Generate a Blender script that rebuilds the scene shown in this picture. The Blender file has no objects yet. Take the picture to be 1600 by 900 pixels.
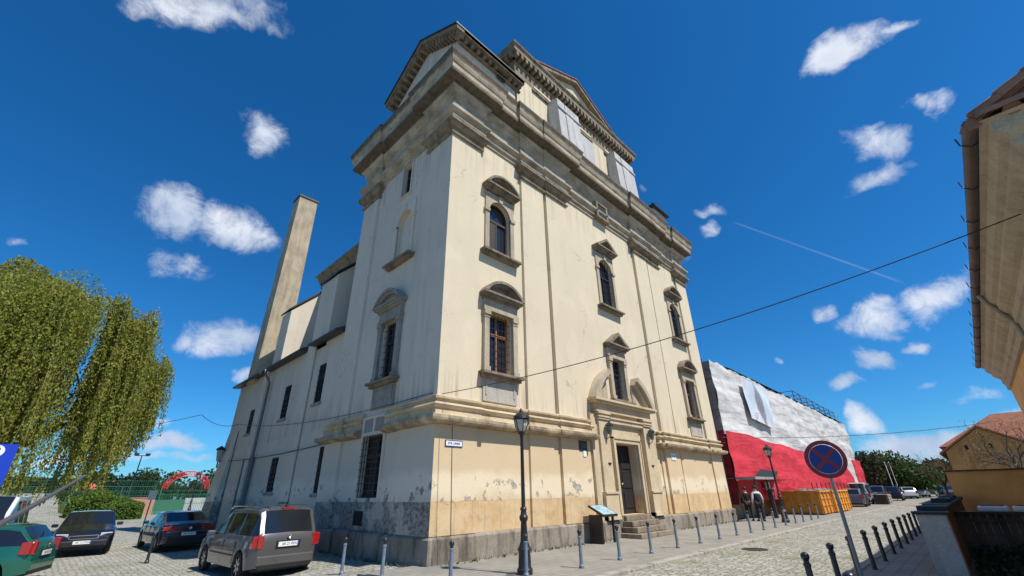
import bpy, bmesh, math, random
from mathutils import Vector, Matrix, noise as mnoise
rad = math.radians
C = bpy.context.scene.collection
random.seed(7)

# ------------------------------------------------------------------ camera
CAM = Vector((-7.34, -10.32, 1.65)); FPX = 667.8
def rotm(yaw, pitch, roll):
    return (Matrix.Rotation(yaw, 3, 'Z') @ Matrix.Rotation(math.pi/2 + pitch, 3, 'X') @ Matrix.Rotation(roll, 3, 'Z'))
RM = rotm(rad(-45.43), rad(25.58), rad(-1.015))
cd = bpy.data.cameras.new('camera'); cam = bpy.data.objects.new('camera', cd); C.objects.link(cam)
cam.matrix_world = Matrix.Translation(CAM) @ RM.to_4x4()
cd.sensor_width = 36.0; cd.lens = FPX/1600*36; cd.clip_start = 0.05; cd.clip_end = 6000
bpy.context.scene.camera = cam
def ray(u, v): return (RM @ Vector(((u-800)/FPX, -(v-450)/FPX, -1.0))).normalized()

# ------------------------------------------------------------------ light
SUN_EL, SUN_AZ = 57.0, 282.0            # azimuth of the sun seen from above, counter-clockwise from +x
sd = Vector((math.cos(rad(SUN_EL))*math.cos(rad(SUN_AZ)), math.cos(rad(SUN_EL))*math.sin(rad(SUN_AZ)), math.sin(rad(SUN_EL))))
sl = bpy.data.lights.new('sun', 'SUN'); sl.energy = 4.6; sl.angle = rad(0.53); sl.color = (1.0, .95, .86)
so = bpy.data.objects.new('sun', sl); C.objects.link(so); so.rotation_euler = sd.to_track_quat('Z', 'Y').to_euler()
so.location = (0, -20, 60)
sc = bpy.context.scene
sc.view_settings.view_transform = 'Standard'; sc.view_settings.look = 'None'
sc.view_settings.exposure = 0.3; sc.view_settings.gamma = 1.0
sc.cycles.max_bounces = 6; sc.cycles.transparent_max_bounces = 12

W = bpy.data.worlds.new('World'); sc.world = W; W.use_nodes = True
nt = W.node_tree; N = nt.nodes; Lk = nt.links; N.clear()
def wn(t, **k):
    n = N.new(t)
    for a, b in k.items(): setattr(n, a, b)
    return n
sky = wn('ShaderNodeTexSky', sky_type='NISHITA', sun_disc=False)
sky.sun_elevation = rad(SUN_EL); sky.sun_rotation = rad(90 - SUN_AZ)
sky.altitude = 300; sky.air_density = 1.0; sky.dust_density = 0.3; sky.ozone_density = 3.0
hs = wn('ShaderNodeHueSaturation'); hs.inputs['Saturation'].default_value = 1.08; hs.inputs['Value'].default_value = 1.0
tn = wn('ShaderNodeMix', data_type='RGBA', blend_type='MULTIPLY'); tn.inputs['Factor'].default_value = 1.0; tn.inputs['B'].default_value = (.36, .74, 1.06, 1)
Lk.new(sky.outputs[0], tn.inputs['A']); Lk.new(tn.outputs['Result'], hs.inputs['Color'])
tc = wn('ShaderNodeTexCoord')
def vmath(op, a, b=None):
    n = wn('ShaderNodeVectorMath', operation=op)
    for i, x in enumerate((a, b)):
        if x is None: continue
        if hasattr(x, 'is_output'): Lk.new(x, n.inputs[i])
        else: n.inputs[i].default_value = x
    return n
def fmath(op, a, b=None, c=None, clamp=False):
    n = wn('ShaderNodeMath', operation=op); n.use_clamp = clamp
    for i, x in enumerate((a, b, c)):
        if x is None: continue
        if hasattr(x, 'is_output'): Lk.new(x, n.inputs[i])
        else: n.inputs[i].default_value = x
    return n.outputs[0]
D = tc.outputs['Generated']
# clouds: each an elongated patch of sky (end a, end b, half width, strength), broken up by noise on the sky direction
CL = [((255,5),(455,40),26,1),((330,-20),(440,20),30,1),((395,178),(440,235),22,.95),((215,320),(330,345),38,1.15),((300,350),(425,375),34,1.15),
      ((230,400),(310,440),22,.8),((280,530),(400,530),30,1.1),((45,383),(80,383),9,.7),((360,600),(400,598),10,.9),((200,673),(255,672),8,.9),
      ((205,702),(300,699),12,1.05),((165,714),(215,713),9,.95),((120,728),(330,722),9,.8),((1245,110),(1380,62),27,1.15),((1385,60),(1435,40),8,.6),((1340,235),(1400,200),30,1.1),
      ((1325,290),(1420,255),16,.9),((1420,165),(1480,145),13,.95),((1080,335),(1135,332),9,.75),((1090,365),(1115,370),13,.8),((1072,405),(1098,400),9,.6),
      ((1262,490),(1300,482),15,1.0),((1310,505),(1420,478),24,1.2),((1400,480),(1540,440),24,1.2),((1310,565),(1385,552),13,1.0),((1275,605),(1325,590),12,.95),
      ((1405,532),(1450,520),7,.9),((1405,582),(1435,580),6,.8),((1305,650),(1370,646),15,1.2),((1340,692),(1490,680),26,1.3),((1330,715),(1480,712),14,1.0),((1480,690),(1600,670),22,1.0),((1440,605),(1540,598),7,.5),
      ((1470,670),(1620,640),22,.9),((1280,590),(1300,300),0,0),((985,290),(1000,300),5,.5),((1215,582),(1235,584),5,.8),((170,715),(330,725),7,.5),((1380,640),(1500,650),9,.5),((20,745),(130,735),10,.8)]
acc = None
nz = wn('ShaderNodeTexNoise'); nz.inputs['Scale'].default_value = 8; nz.inputs['Detail'].default_value = 12; nz.inputs['Roughness'].default_value = .68; nz.inputs['Distortion'].default_value = .6
Lk.new(D, nz.inputs['Vector'])
nw = wn('ShaderNodeTexNoise'); nw.inputs['Scale'].default_value = 6; nw.inputs['Detail'].default_value = 6
Lk.new(D, nw.inputs['Vector'])
wob = vmath('SUBTRACT', nw.outputs['Color'], (.5, .5, .5)); wob2 = vmath('SCALE', wob.outputs[0]); wob2.inputs['Scale'].default_value = .14
DW = vmath('ADD', D, wob2.outputs[0]).outputs[0]
for (a, b, hw, st) in CL:
    if hw <= 0: continue
    cu, cv = (a[0]+b[0])/2, (a[1]+b[1])/2
    c = ray(cu, cv); e1 = (ray(*b) - ray(*a)); r1 = e1.length/2*1.42; e1 = (e1 - c*e1.dot(c)).normalized(); e2 = c.cross(e1)
    L = math.hypot(b[0]-a[0], b[1]-a[1]); nxp = (-(b[1]-a[1])/L*hw, (b[0]-a[0])/L*hw)
    r2 = (ray(cu+nxp[0], cv+nxp[1]) - c).length*1.55
    k1 = vmath('DOT_PRODUCT', DW, tuple(e1/r1)).outputs['Value']; k2 = vmath('DOT_PRODUCT', DW, tuple(e2/r2)).outputs['Value']
    q = fmath('MULTIPLY_ADD', k1, k1, fmath('MULTIPLY', k2, k2))
    m = fmath('MULTIPLY', fmath('SUBTRACT', 1.0, q, clamp=True), st)
    acc = m if acc is None else fmath('MAXIMUM', acc, m)
nf = wn('ShaderNodeTexNoise'); nf.inputs['Scale'].default_value = 26; nf.inputs['Detail'].default_value = 8; nf.inputs['Roughness'].default_value = .65; nf.inputs['Distortion'].default_value = .8; Lk.new(D, nf.inputs['Vector'])
dn = fmath('ADD', fmath('MULTIPLY_ADD', nz.outputs['Fac'], 3.4, -1.7), fmath('MULTIPLY_ADD', nf.outputs['Fac'], 2.2, -1.1))
dens = fmath('ADD', fmath('MULTIPLY_ADD', acc, 1.8, -.36), dn)
cr = wn('ShaderNodeMapRange', interpolation_type='SMOOTHSTEP'); Lk.new(dens, cr.inputs['Value'])
cr.inputs['From Min'].default_value = .05; cr.inputs['From Max'].default_value = 2.0
edge = wn('ShaderNodeMapRange', interpolation_type='SMOOTHSTEP'); Lk.new(acc, edge.inputs['Value']); edge.inputs['From Min'].default_value = 0.0; edge.inputs['From Max'].default_value = .12
cov = fmath('MULTIPLY', cr.outputs[0], edge.outputs[0])
# vapour trail
ta, tb = ray(1140, 345), ray(1420, 445); tn = ta.cross(tb).normalized(); tm = (ta+tb).normalized()
tdist = fmath('ABSOLUTE', vmath('DOT_PRODUCT', D, tuple(tn)).outputs['Value'])
tl = wn('ShaderNodeMapRange'); Lk.new(tdist, tl.inputs['Value']); tl.inputs['From Min'].default_value = .0025; tl.inputs['From Max'].default_value = 0.0004
te = wn('ShaderNodeMapRange', interpolation_type='SMOOTHSTEP'); Lk.new(vmath('DOT_PRODUCT', D, tuple(tm)).outputs['Value'], te.inputs['Value'])
cosend = ta.dot(tm); te.inputs['From Min'].default_value = cosend; te.inputs['From Max'].default_value = cosend + (1-cosend)*.4
trail = fmath('MULTIPLY', fmath('MULTIPLY', tl.outputs[0], te.outputs[0]), .13)
cov = fmath('MAXIMUM', cov, trail)
# cloud brightness: grey-blue in thin or low parts, white in the thick
cs = wn('ShaderNodeTexNoise'); cs.inputs['Scale'].default_value = 6; cs.inputs['Detail'].default_value = 5
shv = vmath('ADD', D, tuple(Vector((0, 0, .02)))); Lk.new(shv.outputs[0], cs.inputs['Vector'])
cmix = wn('ShaderNodeMix', data_type='RGBA'); Lk.new(fmath('MULTIPLY_ADD', cs.outputs['Fac'], 3.2, -1.05, clamp=True), cmix.inputs['Factor'])
cmix.inputs['A'].default_value = (3.6, 4.5, 6.1, 1); cmix.inputs['B'].default_value = (7.4, 7.7, 8.3, 1)
mx = wn('ShaderNodeMix', data_type='RGBA'); Lk.new(cov, mx.inputs['Factor']); Lk.new(hs.outputs[0], mx.inputs['A']); Lk.new(cmix.outputs['Result'], mx.inputs['B'])
bg = wn('ShaderNodeBackground'); bg.inputs['Strength'].default_value = .1; Lk.new(mx.outputs['Result'], bg.inputs['Color'])
wo = wn('ShaderNodeOutputWorld'); Lk.new(bg.outputs[0], wo.inputs[0])
W.cycles.sampling_method = 'MANUAL'; W.cycles.sample_map_resolution = 512

# ------------------------------------------------------------------ mesh helpers
class MB:
    def __init__(s): s.v = []; s.f = []; s.m = []; s.mi = 0; s.cuts = []
    def cut(s):
        """what follows is a part of its own"""
        if s.f and (not s.cuts or s.cuts[-1][0] != len(s.f)): s.cuts.append((len(s.f), len(s.v)))
        return s
    def add(s, vs, fs):
        o = len(s.v); s.v += [tuple(p) for p in vs]; s.f += [tuple(i+o for i in f) for f in fs]; s.m += [s.mi]*len(fs); return s
    def box(s, x0, x1, y0, y1, z0, z1):
        x0, x1 = min(x0, x1), max(x0, x1); y0, y1 = min(y0, y1), max(y0, y1); z0, z1 = min(z0, z1), max(z0, z1)
        return s.add([(x0,y0,z0),(x1,y0,z0),(x1,y1,z0),(x0,y1,z0),(x0,y0,z1),(x1,y0,z1),(x1,y1,z1),(x0,y1,z1)],
                     [(0,3,2,1),(4,5,6,7),(0,1,5,4),(1,2,6,5),(2,3,7,6),(3,0,4,7)])
    def prism(s, poly, a, b, ax='y'):
        """poly: 2-D points; extruded from a to b along ax. ax y: (x,z); ax x: (y,z); ax z: (x,y)"""
        def P(p, t): return {'y': (p[0], t, p[1]), 'x': (t, p[0], p[1]), 'z': (p[0], p[1], t)}[ax]
        n = len(poly)
        return s.add([P(p, a) for p in poly] + [P(p, b) for p in poly],
                     [tuple(range(n)), tuple(range(2*n-1, n-1, -1))] + [(i, (i+1) % n, n+(i+1) % n, n+i) for i in range(n)])
    def lathe(s, prof, c=(0,0,0), n=16):
        vs = []; fs = []
        for (r, z) in prof:
            for k in range(n):
                a = 2*math.pi*k/n; vs.append((c[0]+r*math.cos(a), c[1]+r*math.sin(a), c[2]+z))
        for i in range(len(prof)-1):
            for k in range(n):
                k2 = (k+1) % n; fs.append((i*n+k, i*n+k2, (i+1)*n+k2, (i+1)*n+k))
        fs.append(tuple(range(n-1, -1, -1))); fs.append(tuple(range((len(prof)-1)*n, len(prof)*n)))
        return s.add(vs, fs)
    def tube(s, path, r, n=8, r2=None):
        path = [Vector(p) for p in path]; vs = []; fs = []; up = Vector((0, 0, 1)); prev = None
        for i, p in enumerate(path):
            t = (path[min(i+1, len(path)-1)] - path[max(i-1, 0)]).normalized()
            a = t.cross(up)
            if a.length < .05: a = t.cross(Vector((1, 0, 0)))
            a.normalize()
            if prev and a.dot(prev) < 0: a = -a
            prev = a; b = t.cross(a)
            rr = r if r2 is None else r + (r2-r)*i/(len(path)-1)
            if isinstance(r, (list, tuple)): rr = r[i]
            for k in range(n):
                an = 2*math.pi*k/n; vs.append(p + a*math.cos(an)*rr + b*math.sin(an)*rr)
        for i in range(len(path)-1):
            for k in range(n):
                k2 = (k+1) % n; fs.append((i*n+k, i*n+k2, (i+1)*n+k2, (i+1)*n+k))
        fs.append(tuple(range(n-1, -1, -1))); fs.append(tuple(range((len(path)-1)*n, len(path)*n)))
        return s.add(vs, fs)
    def bar(s, a, b, w, h=None):
        """rectangular bar from a to b, w wide, h high"""
        h = h or w; a = Vector(a); b = Vector(b); t = (b-a).normalized(); u = t.cross(Vector((0, 0, 1)))
        if u.length < .02: u = Vector((1, 0, 0))
        u.normalize(); q = u.cross(t)
        vs = [p + u*i*w/2 + q*j*h/2 for p in (a, b) for i, j in ((-1,-1),(1,-1),(1,1),(-1,1))]
        return s.add(vs, [(0,1,2,3),(7,6,5,4),(0,4,5,1),(1,5,6,2),(2,6,7,3),(3,7,4,0)])
    def sweep(s, path, prof, side=1, closed=True):
        """moulding: prof [(out, z)] swept along the plan path with mitred corners; side=+1: outward is to the right of travel"""
        P = [Vector(p).to_2d() for p in path]; n = len(P); m = len(prof); offs = []
        for i in range(n):
            ds = []
            if i > 0: ds.append((P[i]-P[i-1]).normalized())
            if i < n-1: ds.append((P[i+1]-P[i]).normalized())
            ns = [Vector((d.y, -d.x))*side for d in ds]
            if len(ns) == 1: o = ns[0]
            else:
                b = ns[0]+ns[1]
                o = b/(b.dot(ns[0])) if b.length > .1 else ns[0]
            offs.append(o)
        vs = [(P[i].x+offs[i].x*o, P[i].y+offs[i].y*o, z) for i in range(n) for (o, z) in prof]
        fs = []
        rng = m if closed else m-1
        for i in range(n-1):
            for k in range(rng):
                k2 = (k+1) % m; fs.append((i*m+k, i*m+k2, (i+1)*m+k2, (i+1)*m+k))
        if closed: fs.append(tuple(range(m))); fs.append(tuple(range(n*m-1, (n-1)*m-1, -1)))
        return s.add(vs, fs)
    def build(s, name, mats, parent=None, smooth=False, T=None, recalc=True, bevel=0, auto=None):
        if s.cuts:
            first = None; prev = (0, 0)
            for c_ in s.cuts+[(len(s.f), len(s.v))]:
                if c_[0] > prev[0]:
                    p = MB(); p.v = s.v[prev[1]:c_[1]]; p.f = [tuple(i-prev[1] for i in f) for f in s.f[prev[0]:c_[0]]]; p.m = s.m[prev[0]:c_[0]]
                    o = p.build(name, mats, parent, smooth, T, recalc, bevel, auto); first = first or o
                prev = c_
            return first
        me = bpy.data.meshes.new(name)
        vs = s.v if T is None else [T(p) for p in s.v]
        if parent is not None and parent.get('_root'):
            o = parent.get('_root'); vs = [(p[0]-o[0], p[1]-o[1], p[2]-o[2]) for p in vs]
        me.from_pydata(vs, [], s.f)
        if recalc:
            b = bmesh.new(); b.from_mesh(me); bmesh.ops.recalc_face_normals(b, faces=b.faces[:]); b.to_mesh(me); b.free()
        if not isinstance(mats, (list, tuple)): mats = [mats]
        for m_ in mats: me.materials.append(m_)
        if len(mats) > 1: me.polygons.foreach_set('material_index', s.m)
        if smooth: me.polygons.foreach_set('use_smooth', [True]*len(me.polygons))
        me.update()
        o = bpy.data.objects.new(name, me); C.objects.link(o)
        if parent is not None:
            o.parent = parent
            if parent.get('_root'): ROOTS.append(o); o['_root'] = parent['_root']
        if bevel:
            md = o.modifiers.new('bevel', 'BEVEL'); md.width = bevel; md.segments = 2; md.limit_method = 'ANGLE'; md.angle_limit = rad(40)
        if smooth and auto:
            try: me.set_sharp_from_angle(angle=rad(auto))
            except Exception: pass
        return o
ROOTS = []
def tag(o, label=None, cat=None, group=None, kind=None):
    if label: o['label'] = label
    if cat: o['category'] = cat
    if group: o['group'] = group
    if kind: o['kind'] = kind
    return o
def thing(name, label, cat, loc=(0,0,0), rz=0, group=None, world=False):
    """Empty at the base of a thing; world=True means parts are modelled in scene coordinates"""
    o = bpy.data.objects.new(name, None); C.objects.link(o); o.location = loc; o.rotation_euler = (0, 0, rz); o.empty_display_size = .3
    tag(o, label, cat, group)
    if world: o['_root'] = tuple(loc); ROOTS.append(o)
    return o
def copy_tree(o, parent=None):
    c = o.copy(); C.objects.link(c)
    if parent: c.parent = parent
    for ch in list(o.children): copy_tree(ch, c)
    return c
def place(o, loc, rz=0, label=None, group=None):
    c = copy_tree(o); c.location = loc; c.rotation_euler = (0, 0, rz)
    if label: c['label'] = label
    if group: c['group'] = group
    return c
def text_mesh(txt, size, extrude=.004, align='CENTER', spacing=1.0):
    cu = bpy.data.curves.new('t', 'FONT'); cu.body = txt; cu.size = size; cu.extrude = extrude; cu.align_x = align; cu.align_y = 'CENTER'; cu.space_character = spacing
    cu.resolution_u = 3
    o = bpy.data.objects.new('t', cu); C.objects.link(o); dg = bpy.context.evaluated_depsgraph_get(); dg.update()
    me = bpy.data.meshes.new_from_object(o.evaluated_get(dg)); bpy.data.objects.remove(o); 
    return me
def text_obj(name, txt, size, mat, M, parent=None, **k):
    me = text_mesh(txt, size, **k); me.materials.clear(); me.materials.append(mat); me.transform(M)
    o = bpy.data.objects.new(name, me); C.objects.link(o)
    if parent is not None:
        if parent.get('_root'):
            r = parent['_root']; me.transform(Matrix.Translation((-r[0], -r[1], -r[2]))); o['_root'] = parent['_root']; ROOTS.append(o)
        o.parent = parent
    return o
def frameM(org, xdir, ydir):
    x = Vector(xdir).normalized(); y = Vector(ydir).normalized(); z = x.cross(y)
    M = Matrix((x, y, z)).transposed().to_4x4(); M.translation = Vector(org); return M

# ------------------------------------------------------------------ materials
def newmat(name):
    m = bpy.data.materials.new(name); m.use_nodes = True; t = m.node_tree; b = t.nodes['Principled BSDF']; return m, t, b
def col(c): return (c[0], c[1], c[2], 1)
def simple(name, c, rough=.6, metal=0, spec=.5, coat=0, var=0.0, scale=8, bump=0.0, bscale=40, alpha=1, emit=None):
    m, t, b = newmat(name)
    b.inputs['Base Color'].default_value = col(c); b.inputs['Roughness'].default_value = rough; b.inputs['Metallic'].default_value = metal
    b.inputs['Specular IOR Level'].default_value = spec; b.inputs['Coat Weight'].default_value = coat; b.inputs['Coat Roughness'].default_value = .05
    if emit: b.inputs['Emission Color'].default_value = col(emit[0]); b.inputs['Emission Strength'].default_value = emit[1]
    if var or bump:
        tx = t.nodes.new('ShaderNodeTexCoord')
    if var:
        n = t.nodes.new('ShaderNodeTexNoise'); n.inputs['Scale'].default_value = scale; n.inputs['Detail'].default_value = 6; n.inputs['Roughness'].default_value = .6
        t.links.new(tx.outputs['Object'], n.inputs['Vector'])
        mx = t.nodes.new('ShaderNodeMix'); mx.data_type = 'RGBA'
        mr = t.nodes.new('ShaderNodeMapRange'); mr.inputs['From Min'].default_value = .3; mr.inputs['From Max'].default_value = .7
        t.links.new(n.outputs['Fac'], mr.inputs['Value']); t.links.new(mr.outputs[0], mx.inputs['Factor'])
        mx.inputs['A'].default_value = col([x*(1-var) for x in c]); mx.inputs['B'].default_value = col([min(1, x*(1+var)) for x in c])
        t.links.new(mx.outputs['Result'], b.inputs['Base Color'])
    if bump:
        n = t.nodes.new('ShaderNodeTexNoise'); n.inputs['Scale'].default_value = bscale; n.inputs['Detail'].default_value = 5
        t.links.new(tx.outputs['Object'], n.inputs['Vector'])
        bp = t.nodes.new('ShaderNodeBump'); bp.inputs['Strength'].default_value = bump; bp.inputs['Distance'].default_value = .02
        t.links.new(n.outputs['Fac'], bp.inputs['Height']); t.links.new(bp.outputs[0], b.inputs['Normal'])
    return m
class G:
    """tiny node-graph helper for the richer materials"""
    def __init__(s, name): s.m, s.t, s.b = newmat(name); s.tc = s.t.nodes.new('ShaderNodeTexCoord'); s.P = s.tc.outputs['Object']
    def n(s, ty, **k):
        x = s.t.nodes.new(ty)
        for a, v in k.items(): setattr(x, a, v)
        return x
    def set(s, inp, v):
        if hasattr(v, 'is_output'): s.t.links.new(v, inp)
        elif isinstance(v, (tuple, list)) and len(v) == 3 and inp.type == 'RGBA': inp.default_value = col(v)
        else: inp.default_value = v
    def scale(s, v, x): n = s.n('ShaderNodeVectorMath', operation='MULTIPLY'); s.set(n.inputs[0], v); n.inputs[1].default_value = x; return n.outputs[0]
    def noise(s, sc, det=5, rough=.55, vec=None, dist=0): n = s.n('ShaderNodeTexNoise'); s.set(n.inputs['Vector'], vec or s.P); n.inputs['Scale'].default_value = sc; n.inputs['Detail'].default_value = det; n.inputs['Roughness'].default_value = rough; n.inputs['Distortion'].default_value = dist; return n.outputs['Fac']
    def ramp(s, v, a, b, lo=0., hi=1.): n = s.n('ShaderNodeMapRange', interpolation_type='SMOOTHSTEP'); s.set(n.inputs['Value'], v); n.inputs['From Min'].default_value = a; n.inputs['From Max'].default_value = b; n.inputs['To Min'].default_value = lo; n.inputs['To Max'].default_value = hi; return n.outputs[0]
    def mix(s, f, a, b, mode='MIX'): n = s.n('ShaderNodeMix', data_type='RGBA', blend_type=mode); s.set(n.inputs['Factor'], f); s.set(n.inputs['A'], a); s.set(n.inputs['B'], b); return n.outputs['Result']
    def math(s, op, a, b=0., clamp=False): n = s.n('ShaderNodeMath', operation=op); n.use_clamp = clamp; s.set(n.inputs[0], a); s.set(n.inputs[1], b); return n.outputs[0]
    def xyz(s): n = s.n('ShaderNodeSeparateXYZ'); s.set(n.inputs[0], s.P); return n.outputs
    def bump(s, h, st=.3, d=.02): n = s.n('ShaderNodeBump'); n.inputs['Strength'].default_value = st; n.inputs['Distance'].default_value = d; s.set(n.inputs['Height'], h); s.t.links.new(n.outputs[0], s.b.inputs['Normal'])
    def color(s, c): s.set(s.b.inputs['Base Color'], c)
    def rough(s, r): s.set(s.b.inputs['Roughness'], r)

def plaster(name, base, low, old=(.40,.37,.32), stain=.3, streak=.13, rock=None):
    g = G(name); X, Y, Z = g.xyz()
    st = g.noise(1.0, 6, .6, g.scale(g.P, (2.2, 2.2, .22)))
    c = g.mix(g.ramp(g.noise(.35, 4), .35, .7), base, [x*.93 for x in base])
    c = g.mix(g.math('MULTIPLY', g.ramp(st, .5, .75), streak), c, [x*.55 for x in base])
    # rain streaks below the ledges, hand-sized repairs, hairline cracks
    run = g.ramp(g.noise(1.0, 5, .6, g.scale(g.P, (5, 5, .12))), .45, .7)
    under = g.math('MAXIMUM', g.math('MULTIPLY', g.ramp(Z, 2.3, 3.4), g.ramp(Z, 3.5, 3.45)), g.math('MULTIPLY', g.ramp(Z, 12.6, 14.4), .7))
    under = g.math('MAXIMUM', under, g.math('MULTIPLY', g.ramp(Z, 5.6, 4.3), g.ramp(Z, 4.0, 4.2)))
    c = g.mix(g.math('MULTIPLY', g.math('MULTIPLY', run, under), .55), c, [base[0]*.42, base[1]*.38, base[2]*.36])
    rep = g.ramp(g.noise(.55, 2, .4, g.scale(g.P, (1, 1, .7))), .60, .615); c = g.mix(g.math('MULTIPLY', rep, .13), c, [x*1.25 for x in base])
    ck = g.n('ShaderNodeTexVoronoi'); ck.feature = 'DISTANCE_TO_EDGE'; ck.inputs['Scale'].default_value = .55
    wv = g.n('ShaderNodeTexNoise'); wv.inputs['Scale'].default_value = 1.5; wv.inputs['Detail'].default_value = 6; g.set(wv.inputs['Vector'], g.P)
    va = g.n('ShaderNodeVectorMath', operation='MULTIPLY_ADD'); g.set(va.inputs[0], wv.outputs['Color']); va.inputs[1].default_value = (.9, .9, .9); g.set(va.inputs[2], g.P); g.set(ck.inputs['Vector'], va.outputs[0])
    crk = g.math('MULTIPLY', g.ramp(ck.outputs['Distance'], .007, .001), g.ramp(g.noise(.7, 3), .5, .62)); c = g.mix(g.math('MULTIPLY', crk, .55), c, [x*.35 for x in base])
    zn = g.math('ADD', Z, g.math('MULTIPLY', g.math('SUBTRACT', g.noise(.9, 5), .5), 1.0))
    lowf = g.math('MULTIPLY', g.ramp(Z, 3.75, 3.4), g.ramp(g.noise(.8, 5), .25, .6, .65, 1))
    c = g.mix(lowf, c, low)
    # pale repair / limewash band and grey bare patches above the sandstone courses
    band = g.math('MULTIPLY', g.ramp(zn, 1.35, 1.7), g.ramp(zn, 2.35, 2.0))
    c = g.mix(g.math('MULTIPLY', band, .75), c, [min(1, x*1.12+.02) for x in base])
    pn = g.noise(1.9, 6, .62, dist=.3)
    patch = g.math('MULTIPLY', g.ramp(pn, .585, .625), g.math('MULTIPLY', g.ramp(zn, 1.25, 1.4), g.ramp(zn, 2.1, 1.9)))
    rim = g.math('MULTIPLY', g.math('MULTIPLY', g.ramp(pn, .57, .585), g.ramp(pn, .62, .60)), g.math('MULTIPLY', g.ramp(zn, 1.25, 1.4), g.ramp(zn, 2.1, 1.9)))
    oldc = g.mix(g.ramp(g.noise(7, 6, .7), .35, .65), [x*1.35 for x in old], [x*.6 for x in old])
    c = g.mix(patch, c, oldc); c = g.mix(g.math('MULTIPLY', rim, .5), c, [x*.3 for x in base])
    # sandstone courses z .6-1.45
    cx = g.n('ShaderNodeCombineXYZ'); g.set(cx.inputs[0], g.math('ADD', X, Y)); g.set(cx.inputs[1], g.math('ADD', Z, .12))
    br = g.n('ShaderNodeTexBrick'); br.inputs['Scale'].default_value = 1; br.inputs['Brick Width'].default_value = .62; br.inputs['Row Height'].default_value = .79; br.inputs['Mortar Size'].default_value = .012; br.inputs['Mortar Smooth'].default_value = .6; g.set(br.inputs['Vector'], cx.outputs[0]); g.set(br.inputs['Color1'], (0, 0, 0)); g.set(br.inputs['Color2'], (.25, .25, .25)); g.set(br.inputs['Mortar'], (1, 1, 1))
    joint = g.math('MULTIPLY', br.outputs['Color'], 1.0)
    stone = g.mix(g.ramp(g.noise(2.4, 6, .65), .35, .65), [low[0]*.95, low[1]*.82, low[2]*.62], [low[0]*1.05, low[1]*.98, low[2]*.9])
    stone = g.mix(g.math('MULTIPLY', g.ramp(g.noise(3.5, 7, .7), .48, .66), .6), stone, [low[0]*.62, low[1]*.58, low[2]*.55])
    sepb = g.n('ShaderNodeTexNoise'); sepb.inputs['Scale'].default_value = 1.1; g.set(sepb.inputs['Vector'], g.P); stone = g.mix(g.ramp(sepb.outputs['Fac'], .45, .62, 0, .5), stone, [low[0]*1.1, low[1]*1.12, low[2]*1.15])
    if rock: stone = g.mix(g.ramp(g.noise(9, 7, .75), .42, .6), rock, [x*.3 for x in rock]); stone = g.mix(g.ramp(g.noise(1.2, 4), .5, .62, 0, .6), stone, [x*1.6 for x in rock])
    stone = g.mix(g.math('MULTIPLY', joint, .55), stone, [x*.4 for x in low])
    sf = g.ramp(g.math('ADD', Z, g.math('MULTIPLY', g.math('SUBTRACT', g.noise(5, 3), .5), .06)), 1.47, 1.45)
    if rock is not False: c = g.mix(sf, c, stone)
    fine = g.noise(30, 4); c = g.mix(g.ramp(fine, .3, .7, 0, .12), c, [x*.7 for x in base])
    c = g.mix(g.math('MULTIPLY', g.ramp(g.noise(.9, 7, .7), .55, .8), stain), c, [x*.6 for x in base])
    g.color(c); g.rough(.92); g.b.inputs['Specular IOR Level'].default_value = .15
    h = g.math('ADD', g.math('MULTIPLY', g.noise(14, 4), .5), g.math('ADD', g.math('MULTIPLY', patch, -1.0), g.math('MULTIPLY', g.noise(2, 4), .8)))
    g.bump(h, .45, .02)
    return g.m
def stone(name, a, b, dark, sc=3., streak=.5):
    g = G(name)
    c = g.mix(g.ramp(g.noise(sc, 6, .65), .35, .68), a, b)
    st = g.noise(1.0, 6, .65, g.scale(g.P, (3, 3, .5)))
    c = g.mix(g.math('MULTIPLY', g.ramp(st, .45, .68), streak), c, dark)
    c = g.mix(g.ramp(g.noise(25, 4), .35, .7, 0, .3), c, dark)
    g.color(c); g.rough(.9); g.b.inputs['Specular IOR Level'].default_value = .15
    g.bump(g.noise(18, 5), .4, .02); return g.m
def string_mat():
    g = G('weathered_string_course'); X, Y, Z = g.xyz()
    c = g.mix(g.ramp(g.noise(1.2, 6, .6), .35, .68), (.60, .48, .32), (.46, .36, .235))
    cr_ = g.ramp(g.math('ADD', Z, g.math('MULTIPLY', g.math('SUBTRACT', g.noise(3, 6, .7), .5), .18)), 3.70, 3.62)
    f = g.math('MULTIPLY', cr_, g.ramp(g.noise(1.6, 6, .7, g.scale(g.P, (1, 1, .5))), .36, .6)); c = g.mix(g.math('MULTIPLY', f, .8), c, g.mix(g.ramp(g.noise(6, 5), .4, .6), (.14, .11, .08), (.25, .2, .145)))
    c = g.mix(g.math('MULTIPLY', g.ramp(g.noise(1.9, 6, .7), .52, .68), .55), c, (.2, .155, .10))
    g.color(c); g.rough(.9); g.b.inputs['Specular IOR Level'].default_value = .15; g.bump(g.noise(14, 5), .4, .02); return g.m
M = {}
M['plaster'] = plaster('cream_plaster', (.71, .605, .435), (.65, .495, .31))
M['plaster_side'] = plaster('shaded_plaster', (.66, .58, .475), (.60, .52, .42), old=(.2,.195,.185), stain=.5, streak=.3, rock=(.36,.325,.28))  # cream plaster greyed, its shade put into the colour; more dirt too
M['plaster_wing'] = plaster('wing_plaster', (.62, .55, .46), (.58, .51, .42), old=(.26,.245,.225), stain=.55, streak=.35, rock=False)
M['stone'] = stone('cornice_stone', (.33, .27, .195), (.22, .18, .13), (.075, .058, .042), 3, .6)
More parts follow.
